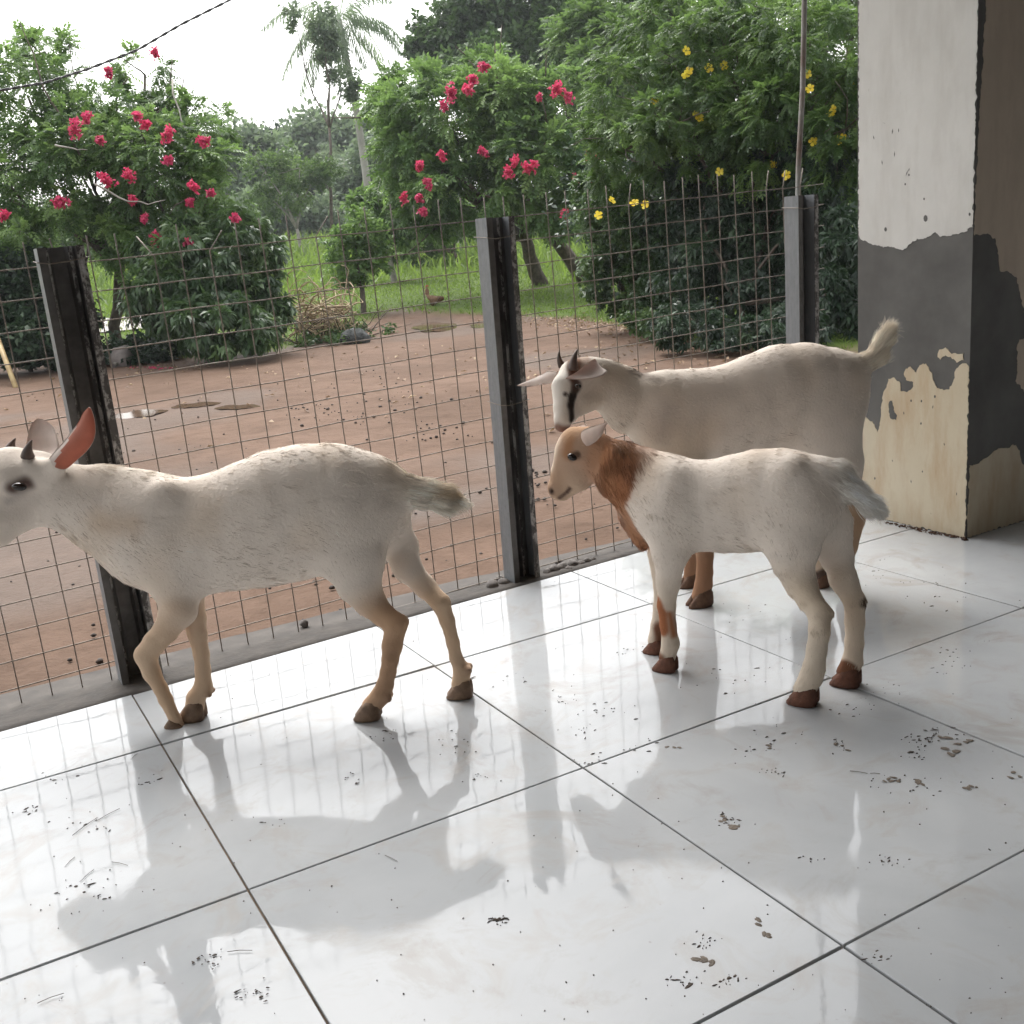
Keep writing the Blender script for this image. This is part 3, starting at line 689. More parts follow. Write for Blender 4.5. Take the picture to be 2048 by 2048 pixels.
# big shrub mass with yellow flowers on the right
bl = [(1300,190,9.8,130,110),(1450,120,9.4,160,120),(1620,120,8.8,140,140),(1570,290,9,150,90),(1390,300,9.6,120,80),(1250,300,10,80,110),(1690,260,8.4,70,150),(1480,230,9.2,150,90),(1350,60,10,120,90),(1530,20,9.4,150,90),(1340,250,9.2,110,60),(1600,210,8.6,110,70)]
tC = tree('allamanda_tree', 'tall dense tree dotted with yellow flowers beside the pillar', 'tree', under(1480, 660, 9.2), bl, 520, 28, 'pinnate', .085, 'leaf_y', 41, .035, bases=[under(1460, 650, 10.2), under(1560, 640, 10), under(1640, 640, 9.6)], fork=.45, lump=.26, twigs=30, bias=-.03)
for i, (x, y) in enumerate(((1373,101),(1378,143),(1418,135),(1448,130),(1309,203),(1392,230),(1399,236),(1326,248),(1709,168),(1620,177),(1666,219),(1626,283),(1678,281),(1439,344),(1545,330),(1573,350),(1224,400),(1269,405),(1290,409),(1197,431),(1615,147),(1372,148),(1662,226),(1685,276))):
    d = 8.35 if x > 1550 else 9.0; yellow_flower(tC, at(x, y, d), 9.5*d/FPX, 500+i)
tree('dark_shrub', 'dense shaded evergreen shrub behind the right fence bay', 'shrub', under(1480, 680, 9), [(1420,460,9.8,130,120),(1530,450,9.4,110,170),(1640,430,8.8,90,180),(1700,560,8.2,60,140),(1480,560,9.4,160,90),(1620,620,8.8,110,80),(1560,350,9.6,140,70),(1440,370,9.8,120,70)], 330, 24, 'lance', .075, 'leaf_d', 42, .03, fork=.3, lump=.34, droop=.4, zmin=-.05)
tree('leafy_shrub', 'small-leaved bright shrub with yellow blooms behind the right bay', 'shrub', under(1260, 640, 10.6), [(1260,470,10.4,85,95),(1230,560,10.6,60,60),(1330,520,10.2,80,90),(1200,420,10.8,45,70),(1330,600,10,70,50)], 200, 24, 'small', .09, 'leaf_b', 43, .03, fork=.3, lump=.34, zmin=-.05)
tree('low_shrub', 'scrappy low shrub with bare twigs at the foot of the right bushes', 'shrub', under(1400, 700, 8.6), [(1385,660,8.3,75,38),(1480,670,8.2,90,30),(1350,640,9,50,28),(1590,660,8,90,40)], 110, 16, 'lance', .06, 'leaf_d', 44, .010, fork=.4, lump=.45, zmin=-.06, twigs=30)
# dark backing trees
tree('evergreen_tree', 'dark dense tree standing behind the yellow flowers', 'tree', under(1500, 620, 13), [(1330,420,13.,190,170),(1520,380,12.6,200,240),(1690,420,12,140,240),(1420,560,12.6,180,90),(1620,600,12,160,80)], 300, 20, 'clump', .15, 'leaf_d', 45, .12, fork=.3, lump=.4, zmin=-.05)
tree('tall_tree', 'tall blue-green tree with a dark crown rising above the red blossoms', 'tree', under(980, 480, 32), [(960,70,32,95,95),(1060,40,32,105,80),(900,120,32,55,60),(1010,150,31,110,60),(850,70,32,25,45),(1120,110,31,70,90)], 260, 26, 'small', .34, 'leaf_b', 46, .22, fork=.55, lump=.33, bark='pale_bark', group='tall trees behind')
tree('tall_tree', 'airy yellow-green tree top left of the thin pole', 'tree', under(1250, 480, 24), [(1190,90,24,80,90),(1260,140,23,80,110),(1200,190,23,80,80),(1390,30,22,100,60),(1290,30,24,60,50)], 260, 22, 'pinnate', .26, 'leaf_y', 47, .16, fork=.5, lump=.34, group='tall trees behind')
tree('tall_tree', 'thin-leaved tree whose bare branches show beside the pillar top', 'tree', under(1650, 480, 16), [(1560,60,16,90,90),(1670,80,15.5,70,120),(1640,-20,16,100,60),(1720,-20,15,60,90)], 130, 18, 'small', .13, 'leaf_a', 48, .09, fork=.5, lump=.42, group='tall trees behind', twigs=24)
# climbing foliage on the palm and far orchard trees
tree('slender_tree', 'slim leafy tree overlapping the palm crown', 'tree', under(668, 480, 34), [(652,60,34,24,50),(690,170,34,24,24),(588,30,34,16,12),(660,120,34,20,26)], 44, 12, 'small', .26, 'leaf_far', 51, .06, fork=.6, lump=.42, group='orchard trees')
for i, (lab, x, yb, d, bls, nc, per, kind, sz, mt, tr, bk) in enumerate((
    ('light green airy tree with pale slanting stems left of the palm trunk', 600, 455, 33, [(530,345,33,48,36),(600,335,33,55,36),(575,390,33,45,30),(640,345,33,35,26),(545,400,33,30,24)], 90, 12, 'small', .2, 'leaf_y', .07, 'pale_bark'),
    ('round orchard tree with dark trunk above the hen', 785, 545, 20, [(780,470,20,50,45),(740,420,20,40,40),(815,440,20,40,40),(765,390,20,40,30)], 90, 12, 'lance', .15, 'leaf_a', .07, 'pale_bark'),
    ('bushy sapling growing out of the vine heap', 728, 640, 15.5, [(722,455,15.5,38,30),(690,490,15.5,38,34),(745,505,15.5,32,32),(700,540,15.5,40,26)], 70, 9, 'small', .13, 'leaf_a', .05, 'bark'),
    ('small crooked tree between the middle post and the hen', 930, 560, 24, [(870,465,24,45,35),(905,440,24,50,30),(840,500,24,30,30)], 60, 14, 'small', .17, 'leaf_y', .05, 'bark'),
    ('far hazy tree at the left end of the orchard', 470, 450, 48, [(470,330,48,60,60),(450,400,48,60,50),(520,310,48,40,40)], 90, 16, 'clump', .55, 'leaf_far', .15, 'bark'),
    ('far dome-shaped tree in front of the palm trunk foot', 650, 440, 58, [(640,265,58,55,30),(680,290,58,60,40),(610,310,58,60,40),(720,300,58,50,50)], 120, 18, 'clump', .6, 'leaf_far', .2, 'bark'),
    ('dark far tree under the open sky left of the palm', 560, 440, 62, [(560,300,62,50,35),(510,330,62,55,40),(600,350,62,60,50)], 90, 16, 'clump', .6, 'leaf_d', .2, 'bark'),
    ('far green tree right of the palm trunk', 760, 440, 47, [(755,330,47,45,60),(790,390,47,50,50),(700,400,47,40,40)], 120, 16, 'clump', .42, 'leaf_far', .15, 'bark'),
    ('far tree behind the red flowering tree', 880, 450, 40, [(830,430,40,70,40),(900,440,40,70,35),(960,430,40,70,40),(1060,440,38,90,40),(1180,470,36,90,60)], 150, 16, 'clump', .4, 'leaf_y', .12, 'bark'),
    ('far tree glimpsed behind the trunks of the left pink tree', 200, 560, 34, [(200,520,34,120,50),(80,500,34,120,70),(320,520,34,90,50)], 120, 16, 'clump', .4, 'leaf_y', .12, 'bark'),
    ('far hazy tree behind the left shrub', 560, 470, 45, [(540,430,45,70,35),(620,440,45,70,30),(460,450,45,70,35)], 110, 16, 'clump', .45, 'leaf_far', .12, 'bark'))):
    tree('orchard_tree', lab, 'tree', under(x, yb, d), bls, nc, per, kind, sz, mt, 60+i, tr, bk, fork=.35, group='orchard trees', lump=.4)

# coconut palms
def palm(label, crown, base, L, nf, seed, tr, leaf='leaf_far', trunk=True):
    crown = np.asarray(crown); base = np.asarray(base); t = thing('coconut_palm', label, 'palm tree', tuple(base), 'coconut palms'); off = base
    if trunk:
        mb = MB(); P = []; 
        for i in range(12):
            q = i/11; P.append(base-off + (crown-base)*q + RIGHT*(.35*math.sin(q*math.pi)*L*.12) + np.array([0, 0, -.2 if i == 0 else 0]))
        mb.tube(P, [tr*(1.25-.45*i/11) for i in range(12)], 8); mb.build('trunk', M['palm_bark'], t, True)
    r = np.random.default_rng(seed)
    for k in range(nf):
        az = 2*math.pi*k/nf*1.618*3 + r.uniform(-.3, .3); el = r.uniform(-.35, 1.15); h = np.array([math.cos(az), math.sin(az), 0])
        d0 = h*math.cos(el)+np.array([0, 0, math.sin(el)]); n = 16; P = [crown-off]; d = d0.copy(); l = L*r.uniform(.85, 1.1)
        for i in range(n):
            d = unit(d + np.array([0, 0, -.105-.03*i/n])); P.append(P[-1]+d*l/n)
        P = np.array(P); Q = []
        dd = unit(np.gradient(P, axis=0)); sd = unit(np.cross(dd, np.array([0, 0, 1.])))
        for i in np.linspace(2, n, 30):
            a = int(min(i, n-1)); f = i-a; p = P[a]*(1-f)+P[min(a+1, n)]*f; ll = l*.26*(math.sin(math.pi*min(1, .15+.85*i/n))**.6+.12)
            for s in (-1, 1):
                ld = unit(sd[a]*s*.75 + dd[a]*.5 - np.array([0, 0, .75+.3*r.uniform()]) + r.normal(size=3)*.08)
                nn = unit(np.cross(ld, dd[a]))
                Q.append(leaflet(p[None], ld[None], nn[None], np.array([ll]), np.array([l*.017]), .1, .2)[0])
        for a in range(n):
            w_ = sd[a]*l*.008; Q.append(np.stack([P[a]-w_, P[a+1]-w_, P[a+1]+w_, P[a]+w_]))
        Q = np.array(Q); m = len(Q)
        link('frond', mesh_np('frond', Q.reshape(-1, 3), np.arange(m*4).reshape(m, 4), M[leaf], False, {'var': ('FLOAT', np.full(m*4, r.uniform(.2, .9)))}), t)
    return t
palm('tall coconut palm with a leaning pale trunk against the white sky', at(678, 42, 36), under(742, 432, 36), 2.75, 22, 1, .125)
palm('far small coconut palm above the left orchard trees', at(490, 300, 60), under(500, 440, 60), 1.7, 14, 2, .12, 'leaf_d')
palm('low coconut palm standing behind the tall palm trunk', at(690, 315, 52), under(690, 440, 52), 2.2, 18, 3, .15)
palm('coconut palm half hidden behind the top of the tall dark tree', at(1075, 25, 40), under(1075, 450, 40), 2.4, 16, 4, .15)
palm('coconut palm crown showing through the sky gap right of centre', at(1265, 10, 40), under(1265, 450, 40), 2.2, 16, 5, .15)
palm('young palm with dry lower fronds behind the middle post', at(915, 470, 30), under(920, 540, 30), 1.1, 14, 6, .09)

# far woods closing the horizon
r0 = np.random.default_rng(77)
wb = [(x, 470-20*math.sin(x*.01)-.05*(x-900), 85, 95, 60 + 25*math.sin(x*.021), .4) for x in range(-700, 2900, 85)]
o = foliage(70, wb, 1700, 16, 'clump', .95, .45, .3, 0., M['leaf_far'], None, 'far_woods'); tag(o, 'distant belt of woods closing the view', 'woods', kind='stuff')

# grass and weeds beyond the yard
def blades(seed, n, rmin, rmax, h, name, mat, amin, amax, wd=.010, thr=.2):
    r = np.random.default_rng(seed); a = r.uniform(amin, amax, n*3); q = r.uniform(0, 1, n*3)**.75; base = np.interp(a, _ang, _rad); R = base + rmin + q*(rmax-rmin)
    x = CAM[0]+np.sin(a)*R; y = CAM[1]+np.cos(a)*R; x = x[:n]; y = y[:n]; R = R[:n]
    z = terrain(x, y)+.01; P = np.stack([x, y, z], -1); hh = h*r.uniform(.4, 1.3, n); sc = np.clip(R/14, .8, 3); hh = hh*np.sqrt(sc)
    d = unit(np.stack([r.normal(0, .45, n), r.normal(0, .45, n), np.ones(n)], -1)); s = unit(np.cross(d, r.normal(size=(n, 3)))) * (wd*sc)[:, None]
    bend = np.stack([r.normal(0, .25, n), r.normal(0, .25, n), -np.abs(r.normal(0, .12, n))], -1)*hh[:, None]
    V = np.stack([P-s, P+s, P+d*(hh*.6)[:, None]+s*.7, P+d*hh[:, None]+bend, P+d*(hh*.6)[:, None]-s*.7], 1)
    I = np.arange(n)*5; F = np.concatenate([np.stack([I, I+1, I+2, I+4], -1), np.stack([I+4, I+2, I+3, I+3], -1)]) 
    F4 = F[:n]; F3 = np.stack([I+4, I+2, I+3], -1)
    tri = np.concatenate([F4[:, [0, 1, 2]], F4[:, [0, 2, 3]], F3])
    o = link(name, mesh_np(name, V.reshape(-1, 3), tri, mat, False, {'var': ('FLOAT', np.repeat(np.clip(r.normal(.45, .25, n), 0, 1), 5))}))
    return o
tag(blades(81, 150000, -.25, 20, .07, 'grass', M['grass'], -.15, .85, .008), 'short bright green grass beyond the dirt yard', 'grass', kind='stuff')
tag(blades(82, 16000, 5, 32, .36, 'weeds', M['grass'], -.3, .8, .014), 'tall rank weeds growing on the far field', 'weeds', kind='stuff')
tag(foliage(83, [(660,735-42,12.2,70,14),(690,680,12.6,60,16),(740,665,13,50,10),(1290,650,9.6,70,10)], 60, 14, 'small', .09, .5, .3, .05, M['leaf_b'], None, 'creeper', -.1), 'low green creeper at the yard edge by the vine heap', 'creeper', kind='stuff')

# heap of dry vines
hp = thing('vine_heap', 'tangled heap of dry pale vines at the yard edge', 'brush pile', tuple(on_z(652, 683, -.075)))
r = np.random.default_rng(5); c0 = np.array(hp.location)
for i in range(110):
    mb = MB(); a = r.uniform(0, 2*math.pi); rr = r.uniform(.1, .46)
    s = np.array([math.cos(a)*rr, math.sin(a)*rr*.7, r.uniform(0, .42)]); P = [s]
    d = unit(np.array([-math.sin(a)+r.normal()*.5, math.cos(a)+r.normal()*.5, r.uniform(.2, 1.0)])); n = 12; L = r.uniform(.5, 1.1)
    for k in range(n):
        d = unit(d + r.normal(size=3)*.22 + np.array([-P[-1][0]*.6, -P[-1][1]*.6, -.12 - .9*max(0, P[-1][2]-.5)]))
        q = P[-1]+d*L/n; q[2] = max(q[2], .01); P.append(q)
    mb.tube(P, [.0095*(1-.5*k/n)*r.uniform(.6, 1.3) for k in range(n+1)], 4); mb.build('vine', M['twig'], hp, True)
mb = MB()
for i in range(60):
    a = r.uniform(0, 6.28); rr = r.uniform(0, .6); p = np.array([math.cos(a)*rr, math.sin(a)*rr*.6, .02]); limb(mb, p, p+np.array([r.normal()*.35, r.normal()*.3, r.uniform(.05, .4)]), .008, .003, .2, i, 5, 4)
tw = mb.build('twigs', M['bark'], hp, True); tw['kind'] = 'stuff'
# dull sack half under the heap
p = on_z(716, 686, -.07); rk = rock('sack', (p[0], p[1]+.05, -.03), .17, 93, simple('faded_sack', (.075, .08, .078), (.03, .034, .034), 14, .8, bmp=1., bd=.04), .75)
tag(rk, 'faded grey sack slumped against the foot of the vine heap', 'sack')

# fallen leaves and crumbs in the yard
r = np.random.default_rng(15)
def scatter_leaves(pts, mat, size, name, label, cat, zoff=.004):
    P = np.array(pts); n = len(P); d = unit(np.stack([r.normal(size=n), r.normal(size=n), r.normal(size=n)*.25], -1)); nn = unit(np.stack([r.normal(0, .3, n), r.normal(0, .3, n), np.ones(n)], -1)); nn = unit(nn-d*np.sum(nn*d, -1, keepdims=True))
    Q = leaflet(P+np.array([0, 0, zoff]), d, nn, size*r.uniform(.5, 1.4, n), size*.6*r.uniform(.5, 1.4, n), .4)
    return tag(link(name, mesh_np(name, Q.reshape(-1, 3), np.arange(n*4).reshape(n, 4), mat, False, {'var': ('FLOAT', np.repeat(r.uniform(0, 1, n), 4))})), label, cat, kind='stuff')
pts = []
for _ in range(700):
    t = r.uniform(0, 1); x = 950+450*t; y = r.normal(628+35*t, 9); p = on_z(x, max(y, 600), -.06); pts.append(p)
for _ in range(120): pts.append(on_z(r.uniform(1080, 1560), r.uniform(650, 730), -.07))
for _ in range(60): pts.append(on_z(r.uniform(250, 420), r.normal(735, 5), -.07))
for _ in range(260):
    q = on_z(r.uniform(0, 1500), 690+abs(r.normal(0, 70)), -.07); pts.append(q)
scatter_leaves(pts, M['leaf_dry'], .05, 'fallen_leaves', 'brown fallen leaves strewn under the trees', 'leaves')
pts = [on_z(r.normal(900, 45), r.normal(622, 6), -.06) for _ in range(90)]+[on_z(r.normal(300, 25), r.normal(737, 2), -.07) for _ in range(25)]
scatter_leaves(pts, M['red'], .05, 'fallen_petals', 'red petals fallen at the edge of the grass', 'petals')
pts = [on_z(x+r.normal()*6, y+r.normal()*5, -.07) for x, y in ((1232,646),(1228,675),(1258,680),(1310,730),(1470,693),(1222,660),(1165,650))for _ in range(2)]
scatter_leaves(pts, M['leaf_dry'], .055, 'pale_leaves', 'pale curled leaves on the dirt by the right shrubs', 'leaves')
# droppings and clods on the dirt
mb = MB()
for i in range(330):
    if i < 170: px, py = r.uniform(0, 1250), r.uniform(760, 1330)
    else:
        cx, cy = ((690,830),(830,800),(640,820),(1100,960),(760,750),(1080,985),(880,870))[i % 7]; px, py = r.normal(cx, 45), r.normal(cy, 14)
    p = on_z(px, py, -.075)
    if p[1] < .62: continue
    s = r.uniform(.003, .009) if r.uniform() < .85 else r.uniform(.008, .014)
    V = []; rot = r.uniform(0, 3)
    for z, q in ((-.3, .8), (.35, 1.), (1., .45)):
        for a in range(5): V.append((p[0]+s*q*math.cos(a*1.257+rot)*r.uniform(.75, 1.25), p[1]+s*q*math.sin(a*1.257+rot)*r.uniform(.75, 1.25), p[2]+.004+s*z*.8))
    mb.add(V, [(j*5+a, j*5+(a+1) % 5, j*5+5+(a+1) % 5, j*5+5+a) for j in range(2) for a in range(5)]+[(10, 11, 12, 13, 14)])
tag(mb.build('droppings', simple('dark_clod', (.05, .033, .024), (.025, .018, .014), 60, .7), None, True), 'small dark droppings and clods scattered over the dirt', 'droppings', kind='stuff')
# ------------------------------------------------------------------ goats: one continuous body surface each, grown from tapered limbs
def surface_nets(Fd, org, h):
    s = Fd < 0; nx, ny, nz = Fd.shape
    cs = [(i, j, k) for i in (0, 1) for j in (0, 1) for k in (0, 1)]
    cnt = sum(s[i:nx-1+i, j:ny-1+j, k:nz-1+k].astype(np.int8) for i, j, k in cs)
    act = (cnt > 0) & (cnt < 8); ids = -np.ones(act.shape, np.int64); I = np.argwhere(act); ids[act] = np.arange(len(I))
    acc = np.zeros((len(I), 3)); num = np.zeros(len(I))
    for a in range(8):
        for b in range(a+1, 8):
            ca, cb = np.array(cs[a]), np.array(cs[b])
            if abs(ca-cb).sum() != 1: continue
            fa = Fd[I[:, 0]+ca[0], I[:, 1]+ca[1], I[:, 2]+ca[2]]; fb = Fd[I[:, 0]+cb[0], I[:, 1]+cb[1], I[:, 2]+cb[2]]
            c = (fa < 0) != (fb < 0); t = np.where(c, fa/np.where(c, fa-fb, 1), 0)
            acc += np.where(c[:, None], ca+(cb-ca)*t[:, None], 0); num += c
    V = (I + acc/num[:, None])*h + org
    Q = []
    for ax in range(3):
        sl0 = [slice(None)]*3; sl1 = [slice(None)]*3; sl0[ax] = slice(0, -1); sl1[ax] = slice(1, None)
        e = s[tuple(sl0)] != s[tuple(sl1)]; inside = s[tuple(sl0)]
        E = np.argwhere(e); o1, o2 = [(1, 2), (2, 0), (0, 1)][ax]
        ok = (E[:, o1] > 0) & (E[:, o2] > 0) & (E[:, o1] < Fd.shape[o1]-1) & (E[:, o2] < Fd.shape[o2]-1); E = E[ok]
        def cell(d1, d2):
            c = E.copy(); c[:, o1] += d1; c[:, o2] += d2; return ids[c[:, 0], c[:, 1], c[:, 2]]
        q = np.stack([cell(-1, -1), cell(0, -1), cell(0, 0), cell(-1, 0)], -1)
        fl = ~inside[E[:, 0], E[:, 1], E[:, 2]]; q[fl] = q[fl][:, ::-1]; Q.append(q)
    return V, np.concatenate(Q)

class Goat:
    """x = towards the head, y = towards the animal's left (the photograph's side), z up; traced points lie in planes of constant y"""
    def __init__(s, label, origin, heading, zx, h=.0038):
        s.o = np.array([origin[0], origin[1], 0.]); s.hd = unit(np.array([heading[0], heading[1], 0.])); s.lat = np.cross([0, 0, 1.], s.hd)
        s.zx = zx; s.h = h; s.pr = []; s.cut = []; s.patches = []
        s.root = thing('goat', label, 'goat', tuple(s.o), 'young goats on the porch')
        s.hm = M['hoof']
        s.root.rotation_euler = (0, 0, math.atan2(s.hd[1], s.hd[0]))
    def P(s, x, y, lat=0.):
        px, py = s.zx(x, y); w_ = on_plane(px, py, s.o+s.lat*lat, s.lat) - s.o
        return np.array([w_ @ s.hd, lat, w_[2]])
    def scale(s, x, y, lat=0.):                  # metres per traced unit there
        px, py = s.zx(x, y); px2, py2 = s.zx(x+1, y)
        w_ = on_plane(px, py, s.o+s.lat*lat, s.lat); return (w_-CAM) @ FWD/FPX*abs(px2-px)
    def foot_lat(s, x, y):
        px, py = s.zx(x, y); return (on_z(px, py)-s.o) @ s.lat
    def chain(s, pts, k=.75, blend=.03, comb=(-1, 0, -.3), hair=.016, col=(.7, .64, .56), lat0=0., lat1=None):
        """pts: (x, y, r[, lat])"""
        n = len(pts); Q = []
        for i, p in enumerate(pts):
            l = p[3] if len(p) > 3 else lat0+((lat1 if lat1 is not None else lat0)-lat0)*i/max(1, n-1)
            Q.append((s.P(p[0], p[1], l), p[2]*s.scale(p[0], p[1], l)))
        if n == 1: Q = Q*2
        first = True
        for (a, ra), (b, rb) in zip(Q[:-1], Q[1:]):
            c = (b-a)/(np.linalg.norm(b-a)+1e-9) if comb == 'along' else unit(np.array(comb, float))
            s.pr.append((a, b, ra, rb, k, blend if first else max(.006, blend*.3), c, hair, np.array(col))); first = False
    def dist(s, X, pr):
        a, b, ra, rb, k = pr[:5]; S = np.array([1, 1/k, 1])
        x = (X-a)*S; ab = (b-a)*S; L = ab @ ab
        t = np.clip((x @ ab)/L, 0, 1) if L > 1e-10 else np.zeros(X.shape[:-1])
        return (np.linalg.norm(x - t[..., None]*ab, axis=-1) - (ra+(rb-ra)*t))*(k+(1-k)*.5)
    def build(s, nhair, seed, hoofs, eyes=()):
        lo = np.min([np.minimum(p[0], p[1])-max(p[2], p[3]) for p in s.pr], 0)-.03; hi = np.max([np.maximum(p[0], p[1])+max(p[2], p[3]) for p in s.pr], 0)+.03
        h = s.h; n = np.ceil((hi-lo)/h).astype(int)+1
        Fd = np.full(n, .06, np.float32)
        ax = [lo[i]+h*np.arange(n[i]) for i in range(3)]
        for p in s.pr:
            m = max(p[2], p[3])+.05+p[5]; a = np.clip(((np.minimum(p[0], p[1])-m-lo)/h).astype(int), 0, n-1); b = np.clip(((np.maximum(p[0], p[1])+m-lo)/h).astype(int)+2, 1, n)
            X = np.stack(np.meshgrid(*[ax[i][a[i]:b[i]] for i in range(3)], indexing='ij'), -1)
            d = s.dist(X, p); sl = tuple(slice(a[i], b[i]) for i in range(3)); f = Fd[sl]; kk = p[5]
            hh = np.maximum(kk-np.abs(f-d), 0)/kk; Fd[sl] = np.minimum(f, d)-hh*hh*kk*.25
        for p in s.cut:
            m = max(p[2], p[3])+.03; a = np.clip(((np.minimum(p[0], p[1])-m-lo)/h).astype(int), 0, n-1); b = np.clip(((np.maximum(p[0], p[1])+m-lo)/h).astype(int)+2, 1, n)
            X = np.stack(np.meshgrid(*[ax[i][a[i]:b[i]] for i in range(3)], indexing='ij'), -1)
            d = -s.dist(X, p); sl = tuple(slice(a[i], b[i]) for i in range(3)); f = Fd[sl]; kk = p[5]
            hh = np.maximum(kk-np.abs(f-d), 0)/kk; Fd[sl] = np.maximum(f, d)+hh*hh*kk*.25
        V, Q = surface_nets(Fd, lo, h)
        # colours, comb direction and hair length follow the nearest limbs
        D = np.stack([s.dist(V, p) for p in s.pr], -1); W = np.exp(-np.clip(D-D.min(-1, keepdims=True), 0, 1)/.008); W /= W.sum(-1, keepdims=True)
        col = W @ np.stack([p[8] for p in s.pr]); comb = unit(W @ np.stack([p[6] for p in s.pr])); hl = W @ np.array([p[7] for p in s.pr])
        nz = np.array([noise.noise(Vector(v*28)) for v in V]); nz2 = np.array([noise.noise(Vector((v[0]*9, v[1]*9, v[2]*9+5))) for v in V])
        col = col*(1+.06*nz[:, None]+.05*nz2[:, None]); 
        col = col*(1-np.clip(nz2*.9-.05, 0, 1)[:, None]*np.array([.14, .22, .32]))
        for (a, b, ra, c, side, soft, st) in s.patches:
            ab = (b-a)[[0, 2]]; x = (V-a)[:, [0, 2]]; L = ab @ ab; t = np.clip((x @ ab)/L, 0, 1) if L > 1e-9 else np.zeros(len(V))
            d = np.linalg.norm(x-t[:, None]*ab, axis=-1)-ra*(1+.3*nz); k = smooth01(.5-d/soft)*st
            if side > 0: k = k*smooth01((V[:, 1]-side+.01)/.02)
            col = col*(1-k[:, None])+np.array(c)*k[:, None]
        col = np.clip(col, .01, .88); rgba = np.concatenate([col, np.ones((len(V), 1))], -1)
        body = link('body', mesh_np('body', V, Q, M['skin'], True, {'coat': ('FLOAT_COLOR', rgba)}), s.root)
        # hair
        r = np.random.default_rng(seed); A = V[Q[:, 0]]; B_ = V[Q[:, 1]]; C_ = V[Q[:, 2]]; D_ = V[Q[:, 3]]
        nr = np.cross(C_-A, D_-B_); ar = np.linalg.norm(nr, axis=-1)*.5; nr = unit(nr)
        vn = np.zeros_like(V)
        for j in range(4): np.add.at(vn, Q[:, j], nr)
        vn = unit(vn)
        w_ = ar*(1+5*(hl[Q[:, 0]] > .030)); f = r.choice(len(Q), nhair, p=w_/w_.sum()); u, v = r.uniform(size=(2, nhair, 1))
        def bil(arr): return (arr[Q[f, 0]]*(1-u)*(1-v)+arr[Q[f, 1]]*u*(1-v)+arr[Q[f, 2]]*u*v+arr[Q[f, 3]]*(1-u)*v)
        p0 = bil(V); nn = unit(bil(vn)); cc = bil(comb); cl = bil(col); ll = bil(hl[:, None])[:, 0]
        tg = unit(cc - nn*np.sum(cc*nn, -1, keepdims=True))
        tuft = np.stack([np.array([noise.noise(Vector((a[0]*40, a[1]*40, a[2]*40+q))) for a in p0]) for q in (0, 9, 17)], -1)
        dirn = unit(tg + nn*((.13+.09*r.normal(size=(nhair, 1)))*(1+3.2*(ll[:, None] > .035))) + r.normal(size=(nhair, 3))*.12 + tuft*.13)
        L = ll*.85*r.uniform(.5, 1.3, nhair)*(1+.3*tuft[:, 0])
        pts = [p0-nn*.001]; d = dirn
        for k in range(3):
            d = unit(d + tg*.35 - nn*.10 - np.array([0, 0, .06*k])); pts.append(pts[-1]+d*(L/3)[:, None])
        pts = np.stack(pts, 1)
        hc = bpy.data.hair_curves.new('coat_hair'); hc.add_curves([4]*nhair)
        hc.position_data.foreach_set('vector', pts.astype(np.float32).ravel())
        ra = hc.attributes.get('radius') or hc.attributes.new('radius', 'FLOAT', 'POINT'); rad = np.tile(np.array([.00042, .00037, .00028, .00008]), nhair).astype(np.float32)*np.repeat(r.uniform(.7, 1.2, nhair), 4)
        ra.data.foreach_set('value', rad.astype(np.float32))
        ca = hc.attributes.new('coat', 'FLOAT_COLOR', 'CURVE'); stk = np.array([noise.noise(Vector((a[0]*16, a[1]*70, a[2]*70))) + .7*noise.noise(Vector((a[0]*50, a[1]*190, a[2]*190))) for a in p0])[:, None]
        tint = np.clip(cl*(1+.10*r.normal(size=(nhair, 1))+.30*stk*np.array([1, 1.08, 1.2])), .01, .9)
        ca.data.foreach_set('color', np.concatenate([tint, np.ones((nhair, 1))], -1).astype(np.float32).ravel())
        hc.materials.append(M['hair']); ho = link('coat_hair', hc, s.root); ho['kind'] = 'stuff'
        for a in hoofs: s.hoof(*a)
    def hoof(s, x, y, rad, lat=None, toe=(1, 0), z=None, rot=0., muddy=True):
        lat = s.foot_lat(x, y) if lat is None else lat
        c = s.P(x, y, lat); r = rad*s.scale(x, y, lat); c[2] = 0 if z is None else z
        mb = MB()
        for sd in (-1, 1):                       # two toes
            V = []; rings = ((0., 1.0), (.25, 1.08), (.8, .95), (1.35, .78), (1.75, .5))
            for zz, q in rings:
                for a in range(10):
                    t = 2*math.pi*a/10; fx = math.cos(t)*r*1.08*q; fy = math.sin(t)*r*.5*q
                    if fx > 0: fx *= 1.25-.2*zz
                    V.append((fx - zz*r*.28, fy + sd*r*.47, zz*r*1.0))
            mb.add(V, [(j*10+a, j*10+(a+1) % 10, j*10+10+(a+1) % 10, j*10+10+a) for j in range(4) for a in range(10)]+[tuple(range(9, -1, -1)), tuple(range(40, 50))])
        o = mb.build('hoof', s.hm, s.root, True, tuple(c)); o.rotation_euler = (0, rot, math.atan2(toe[1], toe[0])); return o
    def horn(s, base, tip, r, bl, tl, bend=.15):
        a = s.P(*base, bl); b = s.P(*tip, tl); q = r*s.scale(*base, bl); n = 8; P = []; a = a-(b-a)*.25
        for i in range(n):
            t = i/(n-1); P.append(a+(b-a)*t+np.array([-1, 0, .3])*np.linalg.norm(b-a)*bend*(-math.sin(math.pi*t))*.6)
        mb = MB(); mb.tube(P, [q*(1-.90*(i/(n-1))**1.15) for i in range(n)], 9); mb.build('horn', M['hornk'], s.root, True)
